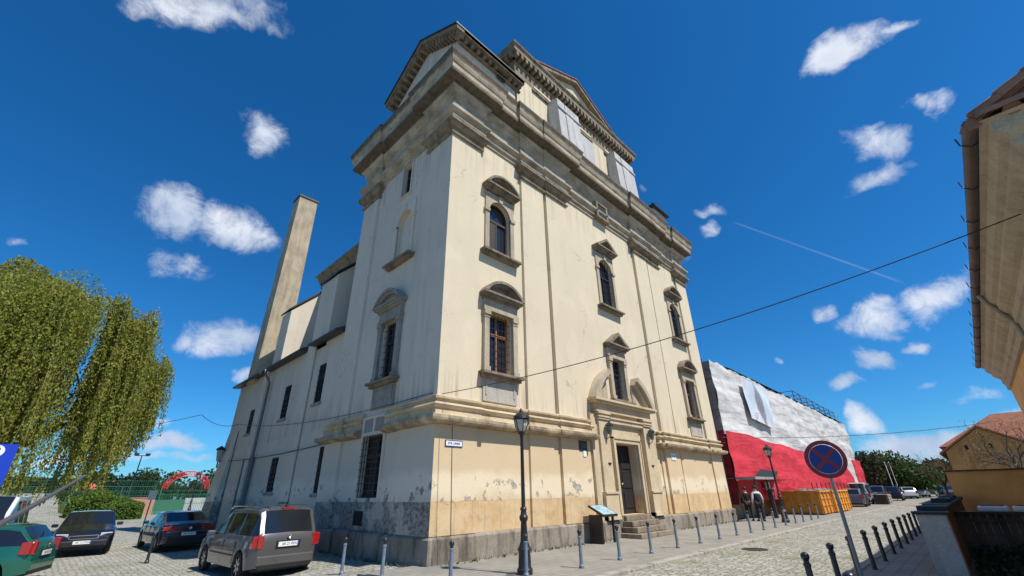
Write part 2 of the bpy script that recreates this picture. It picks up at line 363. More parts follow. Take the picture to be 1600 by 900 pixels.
def cornice_mat():
    g = G('weathered_cornice'); X, Y, Z = g.xyz()
    st = g.noise(1.0, 6, .6, g.scale(g.P, (1.4, 1.4, 4)))
    c = g.mix(g.ramp(g.noise(1.1, 5, .6), .35, .68), (.52, .44, .325), (.35, .29, .21))
    c = g.mix(g.math('MULTIPLY', g.ramp(st, .45, .7), .55), c, (.14, .11, .08))
    dark_bands = g.ramp(g.math('ADD', Z, g.math('MULTIPLY', g.math('SUBTRACT', g.noise(2.5, 5), .5), .35)), 17.44, 17.62)
    dark_bands = g.math('MAXIMUM', dark_bands, g.math('MULTIPLY', g.ramp(Z, 16.62, 16.66), g.ramp(Z, 17.05, 16.98)))  # adds a darker band at soffit height to the weathered top
    c = g.mix(g.math('MULTIPLY', dark_bands, .85), c, g.mix(g.ramp(g.noise(4, 6, .7), .4, .65), (.06, .05, .038), (.13, .105, .078)))
    c = g.mix(g.ramp(g.noise(22, 4), .35, .7, 0, .15), c, (.15, .12, .09))
    g.color(c); g.rough(.9); g.b.inputs['Specular IOR Level'].default_value = .15; g.bump(g.noise(12, 5), .3, .02); return g.m
M['cornice'] = cornice_mat()
M['trim'] = stone('window_stone', (.335, .275, .205), (.23, .19, .14), (.075, .06, .045), 3, .6)
M['trim_light'] = stone('light_window_stone', (.54, .455, .33), (.46, .385, .28), (.22, .18, .13), 2.5, .45); M['ledge'] = stone('string_course_stone', (.60, .48, .32), (.48, .37, .245), (.15, .115, .08), 2.5, .6); M['string'] = string_mat(); M['portal'] = stone('portal_plaster', (.66, .545, .37), (.58, .47, .31), (.30, .23, .14), 1.5, .35)
M['plinth'] = stone('plinth_stone', (.37, .32, .26), (.25, .215, .17), (.085, .07, .055), 1.3, .85)
M['chimney'] = stone('old_render', (.54, .45, .32), (.40, .335, .24), (.2, .165, .12), 1.2, .55)
M['white_panel'] = stone('white_board', (.60, .59, .57), (.50, .49, .475), (.26, .25, .24), .9, .45)
def glassm(name, c=(.02, .025, .035), r=.06): return simple(name, c, rough=r, spec=.8)
M['glass'] = glassm('window_glass'); M['dark'] = simple('dark_interior', (.012, .011, .01), .8)
M['wood'] = simple('orange_wood', (.36, .16, .05), .55, var=.25, scale=12)
M['woodd'] = simple('dark_wood', (.045, .03, .02), .6, var=.25, scale=12)
M['iron'] = simple('black_iron', (.018, .018, .02), .45, spec=.5)
M['lead'] = simple('roof_metal', (.035, .03, .028), .5, var=.3, scale=5)
def tiles(name, a, b, sc=(3.2, 3.2, 3.2)):
    g = G(name)
    n = g.noise(1.4, 6, .7); c = g.mix(g.ramp(n, .35, .65), a, b)
    v = g.n('ShaderNodeTexVoronoi'); v.inputs['Scale'].default_value = 4; g.set(v.inputs['Vector'], g.P)
    c = g.mix(g.math('MULTIPLY', v.outputs['Color'], .35), c, [x*.4 for x in a])
    w = g.n('ShaderNodeTexWave'); w.inputs['Scale'].default_value = 3.4; w.bands_direction = 'X'; g.set(w.inputs['Vector'], g.P); w.inputs['Distortion'].default_value = .6
    g.color(c); g.rough(.85); g.bump(w.outputs['Fac'], .8, .05); return g.m
M['tile'] = tiles('clay_tile', (.42, .16, .085), (.30, .12, .07)); M['tile_old'] = tiles('old_clay_tile', (.36, .20, .13), (.22, .13, .09))
# ================================================================== ground
def sm(t): t = max(0., min(1., t)); return t*t*(3-2*t)
def gh(x, y):
    dip = -.28*sm((y+1)/6)*sm((-x-.2)/2.2)*(1-sm((y-22)/25))
    rise = 2.5*sm((y-40)/32)*sm((-3.4-.02*(y-49)-x)/2.2)
    return dip + rise
def axis_pts(lo, hi, step, far):
    a = [lo + i*step for i in range(int((hi-lo)/step)+1)]
    return [-far, -400, -150, -70] + a + [a[-1]+15, a[-1]+60, a[-1]+250, far]
gx = axis_pts(-30, 60, 1.0, 3000); gy = axis_pts(-20, 90, 1.0, 3000)
gm = MB()
gm.v = [(x, y, gh(min(max(x, -30), 60), min(max(y, -20), 90))) for y in gy for x in gx]
nx_ = len(gx)
gm.f = [(j*nx_+i, j*nx_+i+1, (j+1)*nx_+i+1, (j+1)*nx_+i) for j in range(len(gy)-1) for i in range(nx_-1)]; gm.m = [0]*len(gm.f)
def cobbles():
    g = G('cobbles')
    v = g.n('ShaderNodeTexVoronoi'); v.feature = 'DISTANCE_TO_EDGE'; v.inputs['Scale'].default_value = 6.5; v.inputs['Randomness'].default_value = .6; g.set(v.inputs['Vector'], g.P)
    vc = g.n('ShaderNodeTexVoronoi'); vc.inputs['Scale'].default_value = 6.5; vc.inputs['Randomness'].default_value = .6; g.set(vc.inputs['Vector'], g.P)
    joint = g.ramp(v.outputs['Distance'], .02, .13, 1, 0)
    sep = g.n('ShaderNodeSeparateColor'); g.set(sep.inputs[0], vc.outputs['Color'])
    c = g.mix(sep.outputs[0], (.29, .28, .245), (.46, .44, .39))
    big = g.noise(.35, 5, .6); c = g.mix(g.ramp(big, .4, .7, 0, .55), c, (.25, .245, .19))
    moss = g.ramp(g.noise(.8, 6, .65), .5, .68); c = g.mix(g.math('MULTIPLY', moss, .5), c, (.19, .20, .10))
    oil = g.ramp(g.noise(.55, 5, .6), .62, .72, 0, .5); c = g.mix(oil, c, (.13, .125, .11))
    c = g.mix(g.math('MULTIPLY', joint, .8), c, g.mix(moss, (.15, .14, .105), (.10, .13, .04)))
    # grass on the verge of the ramp and beyond the built-up area
    X, Y, Z = g.xyz()
    dist = g.n('ShaderNodeVectorMath', operation='LENGTH'); g.set(dist.inputs[0], g.P)
    far = g.ramp(dist.outputs['Value'], 120, 190)
    gr = g.mix(g.noise(3, 6), (.05, .09, .02), (.12, .16, .04)); c = g.mix(far, c, gr)
    g.color(c); g.rough(.82); g.b.inputs['Specular IOR Level'].default_value = .25
    g.bump(g.math('ADD', g.ramp(v.outputs['Distance'], 0, .16), g.math('MULTIPLY', g.noise(20, 4), .35)), .8, .02); return g.m
M['cobble'] = cobbles()
def paving():
    g = G('paving')
    b = g.n('ShaderNodeTexBrick'); b.inputs['Scale'].default_value = 1; b.inputs['Brick Width'].default_value = .5; b.inputs['Row Height'].default_value = .25; b.inputs['Mortar Size'].default_value = .008
    g.set(b.inputs['Vector'], g.P); g.set(b.inputs['Color1'], (.30, .275, .235)); g.set(b.inputs['Color2'], (.25, .235, .205)); g.set(b.inputs['Mortar'], (.12, .115, .09))
    c = g.mix(g.ramp(g.noise(.6, 5, .6), .4, .7, 0, .5), b.outputs['Color'], (.17, .16, .135))
    c = g.mix(g.ramp(g.noise(1.3, 6, .7), .58, .7, 0, .6), c, (.14, .16, .07))
    g.color(c); g.rough(.85); g.bump(g.noise(25, 4), .3, .01); return g.m
M['paving'] = paving(); M['kerb'] = stone('kerb_stone', (.42, .40, .34), (.33, .31, .265), (.18, .17, .13), 3, .5)
M['grass'] = simple('grass', (.075, .115, .03), .9, var=.45, scale=6, bump=.6, bscale=60)
M['earth'] = simple('mossy_earth', (.10, .11, .045), .95, var=.4, scale=5, bump=.6, bscale=30)
tag(gm.build('ground', M['cobble'], smooth=True), kind='structure')
# pavement in front of the church and the kerb along it
pv = MB(); pv.prism([(-.9, -3.1), (.6, -4.0), (60, -4.0), (60, .9), (20.3, .9), (20.3, -.02), (-.2, -.02), (-.2, .3), (-1.7, .3)], -.05, .05, 'z')
tag(pv.build('pavement', M['paving']), kind='structure')
kb = MB()
for i in range(62): 
    x = .6 + i*.97; kb.box(x, x+.955, -4.2+.01*math.sin(i*1.7), -4.003, -.05, .065+.006*math.sin(i*2.3))
for i in range(3): kb.bar((-.95+i*.52, -3.18-i*.34, .0), (-.45+i*.52, -3.51-i*.34, .0), .18, .13)
tag(kb.build('kerb', M['kerb'], bevel=.012), kind='structure')
pr = MB(); pr.box(-6, 40, -9.2, -7.95, -.05, .05); tag(pr.build('right_pavement', M['paving']), kind='structure')
kb2 = MB()
for i in range(48): x = -6+i*.97; kb2.box(x, x+.955, -7.947, -7.77, -.05, .065+.006*math.sin(i*2.3))
tag(kb2.build('right_kerb', M['kerb'], bevel=.012), kind='structure')
ms = MB(); random.seed(3)
for (x0, y0, x1, y1, n) in ((-.2, -.32, 8, -.32, 120), (12.5, -.32, 20.4, -.34, 90), (-.35, .4, -.3, 7, 90), (-.15, 8, -.2, 21, 90)):
    for k in range(n):
        t = random.random(); x = x0+(x1-x0)*t+random.gauss(0, .05); y = y0+(y1-y0)*t+random.gauss(0, .05); zz = .05 if x > -.2 and y < .1 else gh(x, y); s_ = random.uniform(.03, .09)
        for q in range(4):
            a = random.random()*6.28; l = Vector((math.cos(a)*s_, math.sin(a)*s_, random.uniform(.03, .11)))
            w = Vector((-math.sin(a), math.cos(a), 0))*.012
            b0 = Vector((x, y, zz)); ms.add([b0-w, b0+w, b0+l], [(0, 1, 2)])
tag(ms.build('weeds', M['grass'], recalc=False), 'short green weeds sprouting along the foot of the church walls', 'weeds', kind='stuff')
mh = MB(); mh.lathe([(.36, 0), (.36, .012), (.30, .014), (.30, .008), (0.01, .008)], (8.3, -4.9, .0), 24)
tag(mh.build('manhole_cover', M['iron']), 'round iron manhole cover set in the cobbled street', 'manhole cover')

# ================================================================== church
church = thing('church', 'large cream baroque church with brown stone cornice and grey shaded side', 'church', world=True)
TF = lambda p: (p[0], -p[1], p[2])            # front: u along x, w outward
TL = lambda p: (-p[1], p[0], p[2])            # left side: u along y, w outward
def arcpts(cx, cz, r, a0, a1, n): return [(cx+r*math.cos(rad(a0+(a1-a0)*i/n)), cz+r*math.sin(rad(a0+(a1-a0)*i/n))) for i in range(n+1)]
def panel(mb, u0, u1, z0, z1, w, holes, depth=.35):
    us = sorted({u0, u1} | {h[0] for h in holes} | {h[1] for h in holes}); zs = sorted({z0, z1} | {h[2] for h in holes} | {h[3] for h in holes})
    for i in range(len(us)-1):
        for j in range(len(zs)-1):
            a, b, c, d = us[i], us[i+1], zs[j], zs[j+1]
            if any(h[0] <= a and b <= h[1] and h[2] <= c and d <= h[3] for h in holes): continue
            mb.add([(a, w, c), (b, w, c), (b, w, d), (a, w, d)], [(0, 1, 2, 3)])
    for h in holes:
        a, b, c, d = h[:4]; r = (b-a)/2; arch = len(h) > 4 and h[4]; sp = d-r if arch else d; wi = w-depth
        out = [(a, c), (b, c), (b, sp)]
        if arch:
            ap = arcpts((a+b)/2, sp, r, 0, 180, 14); out += ap[1:-1]
            half = len(ap)//2
            mb.add([(b, w, d)]+[(p[0], w, p[1]) for p in ap[:half+1]], [tuple(range(half+2))])
            mb.add([(a, w, d)]+[(p[0], w, p[1]) for p in ap[half:]], [tuple(range(len(ap)-half+1))])
        out += [(a, sp)]; n = len(out)
        mb.add([(p[0], w, p[1]) for p in out]+[(p[0], wi, p[1]) for p in out], [(k, (k+1) % n, n+(k+1) % n, n+k) for k in range(n)])
HF_up = [(1.95, 3.1, 9.85, 12.3, 1), (1.97, 3.07, 5.25, 7.4), (9.45, 10.65, 9.8, 12.55, 1), (9.55, 10.5, 5.3, 7.2), (17.1, 18.25, 9.85, 12.3, 1), (17.13, 18.23, 5.25, 7.4)]
DOOR = (9.1, 10.85, .78, 3.45)
HL_up = [(2.9, 3.6, 13.3, 14.9), (2.5, 3.6, 9.95, 12.3, 1), (2.72, 3.75, 5.25, 7.45)]
wl = MB(); panel(wl, .06, 20.14, 4.1, 17.9, -.06, HF_up); panel(wl, 7.3, 13.0, .6, 4.1, -.06, [DOOR], .5)
wl.box(.061, 7.3, .061-.061, -.4, .3, 4.1)      # lower storey masses, slightly proud
wl.box(13.0, 20.14, 0, -.4, .3, 4.1)
wl.build('wall', M['plaster'], church, T=TF, recalc=False)
ws = MB(); panel(ws, .06, 7.0, 4.1, 17.9, -.06, HL_up); panel(ws, .0, 7.0, .3, 4.1, 0.0, [(2.8, 4.15, 1.57, 3.45)], .45)
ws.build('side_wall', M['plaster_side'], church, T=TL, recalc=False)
bk = MB(); bk.add([(20.14, -.0, .3), (20.14, 7, .3), (20.14, 7, 17.9), (20.14, .06, 17.9)], [(0, 1, 2, 3)]); bk.add([(.06, 7, .3), (20.14, 7, .3), (20.14, 7, 17.9), (.06, 7, 17.9)], [(0, 1, 2, 3)])
bk.add([(.0, 0, 4.1), (20.14, 0, 4.1), (20.14, .07, 4.1), (.0, .07, 4.1)], [(0, 1, 2, 3)])
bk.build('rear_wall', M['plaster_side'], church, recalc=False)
inn = MB(); inn.box(.6, 19.8, .95, 6.8, .5, 17.5); inn.build('interior', M['dark'], church)
# pilasters
def pil(u0, u1, z0, z1, w1, w0=-.06, mb=None): mb.box(u0, u1, w0, w1, z0, z1)
pf = MB()
for (a, b) in ((3.8, 5.25), (5.42, 6.9), (13.3, 14.75), (14.92, 16.4), (18.75, 20.2)):
    pf.box(a, b, -.062, .05 if a in (3.8, 14.92, 18.75) else .09, 4.16, 14.6)
    pf.cut()
    if a == 18.75 or a == 3.8 or a == 13.3 or a == 5.42 or a == 14.92: pf.box(a, b, -.01, .075 if a in (3.8, 14.92, 18.75) else .11, .66, 3.46); pf.cut()
pf.build('pilaster', M['plaster'], church, T=TF)
cp = MB(); cp.prism([(-.05, -.05), (1.4, -.05), (1.4, .058), (.058, .058), (.058, 1.5), (-.05, 1.5)], 4.16, 14.6, 'z'); cp.cut()
cp.prism([(-.08, -.08), (1.45, -.08), (1.45, -.002), (-.002, -.002), (-.002, 1.9), (-.08, 1.9)], .66, 3.46, 'z')
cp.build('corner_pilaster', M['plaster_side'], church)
ce = MB(); ce.box(-.06, 1.4, -.056, -.0502, 4.17, 14.58); ce.cut(); ce.box(-.09, 1.45, -.086, -.0802, .67, 3.45)   # added skim, lit plaster colour laid over the shade-coloured corner
ce.build('corner_lit_skim', M['plaster'], church)
pl = MB(); pl.box(5.6, 7.0, -.062, .05, 4.16, 14.6); pl.cut(); pl.box(5.7, 7.05, -.01, .1, .66, 3.46)
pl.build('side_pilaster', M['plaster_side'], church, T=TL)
# plan path with breaks at the pilasters
def plan(kind, gap=None):
    if kind == 'up':
        L = [(1.6, 7.02), (-.05, 7.02), (-.05, 5.6), (.06, 5.6), (.06, 1.5), (-.05, 1.5), (-.05, -.05), (1.4, -.05), (1.4, .06), (3.8, .06), (3.8, -.05), (5.42, -.09), (6.9, -.09), (6.9, .06), (13.3, .06), (13.3, -.09),
             (14.75, -.09), (14.92, -.05), (16.4, -.05), (16.4, .06), (18.75, .06), (18.75, -.05), (20.2, -.05), (20.2, 7.2)]
        L[11:12] = [(5.42, -.05), (5.42, -.09)]; i = L.index((14.92, -.05)); L[i:i] = [(14.92, -.09)]; return L[:]
en = MB()
prof = [(0.0, 14.95), (.06, 14.95), (.06, 15.12), (.15, 15.15), (.15, 15.31), (.27, 15.40), (.30, 15.44), (.30, 15.53), (.07, 15.57), (.07, 16.28), (.14, 16.32), (.18, 16.46), (.30, 16.58), (.34, 16.62), (.34, 16.74),
        (.66, 16.80), (.66, 17.18), (.70, 17.2), (.74, 17.30), (.80, 17.52), (.84, 17.62), (.84, 17.72), (.0, 18.02)]
prof = [(o, z if z < 16.3 else 16.28+(z-16.28)*1.1) for o, z in prof]
en.sweep([p for p in plan('up')], prof)
en.build('entablature', M['cornice'], church)
top = MB(); top.prism([(.05, .05), (20.15, .05), (20.15, 7.0), (.05, 7.0)], 17.95, 18.1, 'z'); top.build('roof_slab', M['lead'], church)
cap = MB(); capp = [(0, 14.30), (.09, 14.33), (.10, 14.41), (.02, 14.45), (.02, 14.60), (.12, 14.64), (.22, 14.73), (.22, 14.79), (.28, 14.82), (.28, 14.93), (0, 14.93)]
for P_ in ([(.05, 1.5), (-.05, 1.5), (-.05, -.056), (1.4, -.056), (1.4, .05)],): cap.sweep(P_, capp); cap.cut()
for (a, b, w) in ((3.8, 5.25, .05), (5.42, 6.9, .09), (13.3, 14.75, .09), (14.92, 16.4, .05), (18.75, 20.2, .05)): cap.sweep([(a, .05), (a, -w), (b, -w), (b, .05)], capp); cap.cut()
cap.sweep([(1.4, 7.01), (-.05, 7.01), (-.05, 5.6), (.05, 5.6)], capp); cap.build('capital', M['stone'], church)
# string course: lower ledge slab + two roll mouldings
sp1 = [(0, 3.42), (.16, 3.44), (.30, 3.50), (.32, 3.56), (.32, 3.64), (.10, 3.70), (.08, 3.86), (.15, 3.90), (.18, 3.95), (.15, 4.0), (.04, 4.04), (.06, 4.10), (.12, 4.13), (.12, 4.19), (0.0, 4.24), (-.12, 4.24), (-.12, 3.42)]
sc_ = MB()
for P_ in ([(0, 7.05), (-.09, 7.05), (-.09, 5.7), (0, 5.7), (0, 4.3)], [(0, 2.65), (0, 1.9), (-.08, 1.9), (-.08, -.08), (1.45, -.08), (1.45, 0), (3.8, 0), (3.8, -.07), (5.42, -.07), (5.42, -.11), (6.9, -.11), (6.9, 0), (7.3, 0), (7.3, .07)],
           [(13.0, .07), (13.0, 0), (13.3, 0), (13.3, -.11), (14.92, -.11), (14.92, -.07), (16.4, -.07), (16.4, 0), (18.75, 0), (18.75, -.07), (20.2, -.07), (20.2, 6)]):
    sc_.sweep(P_, sp1); sc_.cut()
sc_.build('string_course', M['string'], church)
# plinth
pn = MB(); ppf = [(.0, -.4), (.12, -.4), (.12, .60), (.09, .64), (.02, .67), (-.3, .67), (-.3, -.4)]
pn.sweep([(-.02, 6.9), (-.02, -.02), (8.62, -.02)], ppf); pn.cut(); pn.sweep([(11.1, -.02), (20.55, -.02), (20.55, 5)], ppf); pn.cut()
pn.box(8.62, 11.1, -.02, .6, -.3, .775)
pn.build('plinth', M['plinth'], church)
# entrance steps
stp = MB()
for k, (z, d, a, b) in enumerate(((.2, 1.0, 8.6, 11.35), (.39, .72, 8.85, 11.1), (.58, .44, 9.0, 11.1), (.76, .16, 9.1, 11.05))): stp.box(a, b, -d, -.02 if k < 3 else .3, (.05 if k == 0 else z-.18), z)
stp.build('steps', M['trim'], church, bevel=.015)

M['apron'] = stone('apron_stone', (.52, .47, .40), (.44, .40, .34), (.22, .19, .155), 1.5, .45)
def arcband(mb, cx, cz, r0, r1, a0, a1, w0, w1, n=16):
    p = arcpts(cx, cz, r0, a0, a1, n); q = arcpts(cx, cz, r1, a0, a1, n); N_ = n+1
    vs = [(x, w0, z) for x, z in p]+[(x, w0, z) for x, z in q]+[(x, w1, z) for x, z in p]+[(x, w1, z) for x, z in q]
    fs = []
    for i in range(n): fs += [(i, i+1, N_+i+1, N_+i), (2*N_+i, 3*N_+i, 3*N_+i+1, 2*N_+i+1), (i, 2*N_+i, 2*N_+i+1, i+1), (N_+i, N_+i+1, 3*N_+i+1, 3*N_+i)]
    fs += [(0, N_, 3*N_, 2*N_), (n, 2*N_+n, 3*N_+n, N_+n)]
    mb.add(vs, fs)
def pediment(mb, u0, u1, z, h, w, kind, open_=False):
    """cornice from u0 to u1 standing on z, with a segmental or triangular top of height h, projecting w from the wall face"""
    mb.box(u0+.12, u1-.12, -.06, w*.45, z-.02, z+.06); mb.box(u0+.05, u1-.05, -.06, w*.75, z+.06, z+.13); mb.box(u0, u1, -.06, w, z+.13, z+.2)
    c = (u0+u1)/2; zb = z+.2
    if kind == 'seg':
        ch = (u1-u0)/2; R = (ch*ch+h*h)/(2*h); cz = zb+h-R; a = math.degrees(math.asin(min(1, ch/R)))
        arcband(mb, c, cz, R-.10, R, 90-a, 90+a, -.06, w); arcband(mb, c, cz, R-.19, R-.10, 90-a*.93, 90+a*.93, -.06, w*.7)
        pts = [(p[0], p[1]) for p in arcpts(c, cz, R-.19, 90-a*.85, 90+a*.85, 12)]
        mb.prism(pts, -.06, w*.25, 'y')
    else:
        t = .13
        mb.prism([(u0, zb), (c, zb+h), (c, zb+h-t*1.2), (u0+t*1.8, zb)], -.06, w, 'y'); mb.prism([(u1, zb), (c, zb+h), (c, zb+h-t*1.2), (u1-t*1.8, zb)], -.06, w, 'y')
        mb.prism([(u0+t*1.8, zb), (c, zb+h-t*1.25), (u1-t*1.8, zb)], -.06, w*.3, 'y')
def sash(par, T, a, b, c, d, w, arch, mat, orange=True, half=None):
    """frame, panes and iron grille of one window, set back in its opening"""
    wi = w-.22; r = (b-a)/2; sp = d-r if arch else d
    f = MB(); t = .07
    f.box(a, a+t, wi-.04, wi+.04, c, sp); f.box(b-t, b, wi-.04, wi+.04, c, sp); f.box(a+t, b-t, wi-.04, wi+.04, c, c+t)
    m = (a+b)/2; tr = c+(d-c)*.66
    if arch: arcband(f, m, sp, r-t, r, 0, 180, wi-.04, wi+.04)
    else: f.box(a+t, b-t, wi-.04, wi+.04, d-t, d)
    f.box(m-.035, m+.035, wi-.03, wi+.045, c+t, tr if arch else d-t)
    f.box(a+t, b-t, wi-.035, wi+.05, tr-.05, tr+.05)
    fr = f.build('frame', mat, par, T=T)
    g = MB()
    pts = [(a, c), (b, c), (b, sp)]+(arcpts(m, sp, r, 0, 180, 12)[1:-1] if arch else [])+[(a, sp)]
    g.add([(p[0], wi-.02, p[1]) for p in pts], [tuple(range(len(pts)))]); g.build('pane', M['glass'], par, T=T)
    if half: h = MB(); h.box(a+t, m-.03, wi+.0, wi+.03, c+t, tr-.05); h.build('shutter', M['woodd'], par, T=T)
def grille(par, T, a, b, c, d, w, nx=6, nz=8, arch=False):
    g = MB(); r = (b-a)/2
    for i in range(1, nx):
        u = a+(b-a)*i/nx; top = d if not arch else d-r+math.sqrt(max(0, r*r-(u-(a+b)/2)**2)); g.box(u-.009, u+.009, w-.009, w+.009, c, top)
    for j in range(1, nz):
        z = c+(d-c)*j/nz
        if not arch or z < d-r: g.box(a, b, w+.0095, w+.019, z-.009, z+.009)
    return g.build('grille', M['iron'], par, T=T)
def window(T, a, b, c, d, w, arch, style, mat_f, mat_s=None, grl=True, apron=True, half=None, blind=False, nm='window'):
    s = MB(); ms_ = mat_s or M['trim']; fw = .2
    r = (b-a)/2; m = (a+b)/2; sp = d-r if arch else d
    p = .07
    if arch:
        s.box(a-fw, a-.0, w-.02, w+p, c, sp); s.box(b, b+fw, w-.02, w+p, c, sp); 
        top = d+.28
        ap = arcpts(m, sp, r, 0, 180, 14)
        s.prism([(b+fw, sp), (b+fw, top), (m, top)]+ap[7::-1], w-.02, w+p, 'y'); s.prism([(a-fw, sp), (a-fw, top), (m, top)]+ap[7:], w-.02, w+p, 'y')
        s.box(a-fw-.05, a-.0, w, w+p+.05, sp-.08, sp+.05); s.box(b, b+fw+.05, w, w+p+.05, sp-.08, sp+.05)
        s.prism([(m-.09, d-.02), (m+.09, d-.02), (m+.13, top), (m-.13, top)], w, w+p+.06, 'y')
    else:
        for (x0, x1) in ((a-fw-.08, a), (b, b+fw+.08)):
            s.box(x0+.03, x1-.03 if x0 < m else x1-.03, w-.02, w+.13, c, d-.12)
            s.box(x0, x1, w-.02, w+.17, c, c+.16); s.box(x0, x1, w-.02, w+.18, d-.16, d); s.box(x0+.01, x1-.01, w-.02, w+.15, d-.26, d-.22)
        s.box(a-fw-.1, b+fw+.1, w-.02, w+.16, d, d+.12); s.box(a-fw-.06, b+fw+.06, w-.02, w+.12, d+.12, d+.45)
        top = d+.45
    wn_ = s.build(nm, M['trim_light'] if ms_ is M['trim'] else ms_, church, T=T, bevel=0)
    h = MB(); pu = .42 if not arch else .36
    if style: pediment(h, a-pu, b+pu, top+(.0 if not arch else .1), .55 if style == 'seg' else .62, .32, style)
    if style == 'seg' and arch: pass
    if style: h.build('hood', ms_, wn_, T=T)
    sl_ = MB(); sl_.box(a-fw-.2, b+fw+.2, w-.02, w+.3, c-.10, c-.02); sl_.box(a-fw-.12, b+fw+.12, w-.02, w+.2, c-.2, c-.1); sl_.build('sill', M['stone'], wn_, T=T)
    if apron and not arch:
        ap_ = MB(); ap_.box(a-fw-.02, b+fw+.02, w-.02, w+.05, 4.3, c-.2); ap_.box(a-fw+.08, b+fw-.08, w, w+.075, c-.32, c-.27); ap_.box(b+fw-.14, b+fw-.08, w, w+.075, c-.75, c-.32); ap_.box(a-fw+.08, a-fw+.14, w, w+.075, c-.75, c-.32)
        ap_.build('apron', M['apron'] if ms_ is M['trim'] else ms_, wn_, T=T)
    if blind:
        g = MB(); pts = [(a, c), (b, c), (b, sp)]+arcpts(m, sp, r, 0, 180, 12)[1:-1]+[(a, sp)]; g.add([(q[0], w-.18, q[1]) for q in pts], [tuple(range(len(pts)))]); g.build('blind_panel', M['plaster_side'], wn_, T=T)
    else:
        sash(wn_, T, a, b, c, d, w, arch, mat_f, half=half)
        if grl: grille(wn_, T, a, b, c, d, w-.06, arch=arch)
    return wn_
for (a, b, c, d, *ar) in HF_up:
    mid = 9 < a < 10
    window(TF, a, b, c, d, -.06, bool(ar), 'tri' if mid else 'seg', M['woodd'] if (ar or mid) else M['wood'], M['trim'], grl=True if not (ar and a < 3) else False, half=True if (ar and a < 3) else None, apron=not mid)
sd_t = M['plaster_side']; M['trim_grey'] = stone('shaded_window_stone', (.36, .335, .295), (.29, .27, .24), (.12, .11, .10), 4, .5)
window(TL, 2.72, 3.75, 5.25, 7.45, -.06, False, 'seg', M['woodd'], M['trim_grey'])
window(TL, 2.5, 3.6, 9.95, 12.3, -.06, True, None, M['woodd'], M['plaster_side'], blind=True, grl=False)
w_ = MB(); w_.box(2.82, 2.9, -.07, .0, 13.2, 14.95); w_.box(3.6, 3.68, -.07, .0, 13.2, 14.95); w_.box(2.82, 3.68, -.07, .02, 13.12, 13.2)
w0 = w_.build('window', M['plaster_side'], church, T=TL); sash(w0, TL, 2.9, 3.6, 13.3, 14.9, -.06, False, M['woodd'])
# barred ground-floor window on the side, its two blind panels above and the vent below
w_ = MB(); w_.box(2.68, 2.8, -.01, .05, 1.5, 4.05); w_.box(4.15, 4.27, -.01, .05, 1.5, 4.05); w_.box(2.8, 4.15, -.01, .05, 3.45, 3.56); w_.box(2.8, 4.15, -.01, .05, 4.0, 4.08); w_.box(3.42, 3.53, -.01, .05, 3.56, 4.0)
w1 = w_.build('window', M['plaster_side'], church, T=TL); sash(w1, TL, 2.8, 4.15, 1.57, 3.45, 0, False, M['woodd']); grille(w1, TL, 2.8, 4.15, 1.57, 3.45, .06, 8, 9)
q = MB(); q.box(2.8, 3.42, -.01, .02, 3.56, 4.0); q.cut(); q.box(3.53, 4.15, -.01, .02, 3.56, 4.0); q.build('blind_panel', M['trim_grey'], w1, T=TL)
q = MB(); q.box(3.6, 4.2, -.01, .006, .8, 1.2); q.build('vent', M['dark'], church, T=TL)
# rubble patches of the side base
M['rubble'] = stone('rubble', (.27, .25, .22), (.17, .155, .135), (.045, .04, .036), 9, .8)
# frieze window in the middle of the front
q = MB(); q.box(9.5, 10.7, -.05, .27, 15.0, 15.12); q.box(9.55, 9.72, -.05, .24, 15.12, 15.95); q.box(10.48, 10.65, -.05, .24, 15.12, 15.95); q.box(9.55, 10.65, -.05, .24, 15.95, 16.06)
fw_ = q.build('window', M['stone'], church, T=TF); q = MB(); q.box(9.72, 10.48, -.05, .205, 15.12, 15.95); q.build('pane', M['dark'], fw_, T=TF)

# portal
po = MB(); W0 = -.06
for s_ in (-1, 1):
    c = 9.98; f = lambda a, b: (c+s_*a, c+s_*b)
    a, b = f(1.42, 2.12); po.box(a, b, W0, .14, .78, 4.38)                 # pilaster
    a, b = f(1.34, 2.2); po.box(a, b, W0, .2, .67, 1.55); po.box(a, b, W0, .24, 1.55, 1.62); po.box(a, b, W0, .24, .67, .8)
    for z, o in ((4.30, .19), (4.38, .22), (4.45, .18), (4.52, .24)): a, b = f(1.38-(o-.18), 2.16+(o-.18)); po.box(a, b, W0, o, z, z+.065)
    a, b = f(2.12, 2.55); po.box(a, b, W0, .05, .67, 4.55)                 # outer strip
    a, b = f(.90, 1.06); po.box(a, b, W0, .06, .78, 3.62)                  # door case
    a, b = f(1.06, 1.12); po.box(a, b, W0, .10, .78, 3.68)
po.box(9.08, 10.88, W0, .06, 3.47, 3.62); po.box(8.86, 11.10, W0, .10, 3.62, 3.7)
po.box(8.9, 11.06, W0, .03, 3.7, 4.15); po.box(8.75, 11.2, W0, .12, 4.15, 4.2); po.box(8.6, 11.36, W0, .22, 4.36, 4.43); po.box(8.66, 11.3, W0, .17, 4.2, 4.36)
po.box(8.9, 11.06, W0, .05, 4.43, 4.6)
po.box(7.7, 12.26, W0, .20, 4.6, 4.66); po.box(7.78, 12.18, W0, .16, 4.66, 4.95)
po.box(7.55, 12.42, W0, .34, 4.95, 5.03); po.box(7.47, 12.5, W0, .40, 5.03, 5.12)
portal = po.build('portal', M['portal'], church, T=TF)
q = MB(); Rr = 2.52; cz_ = 5.12-.95
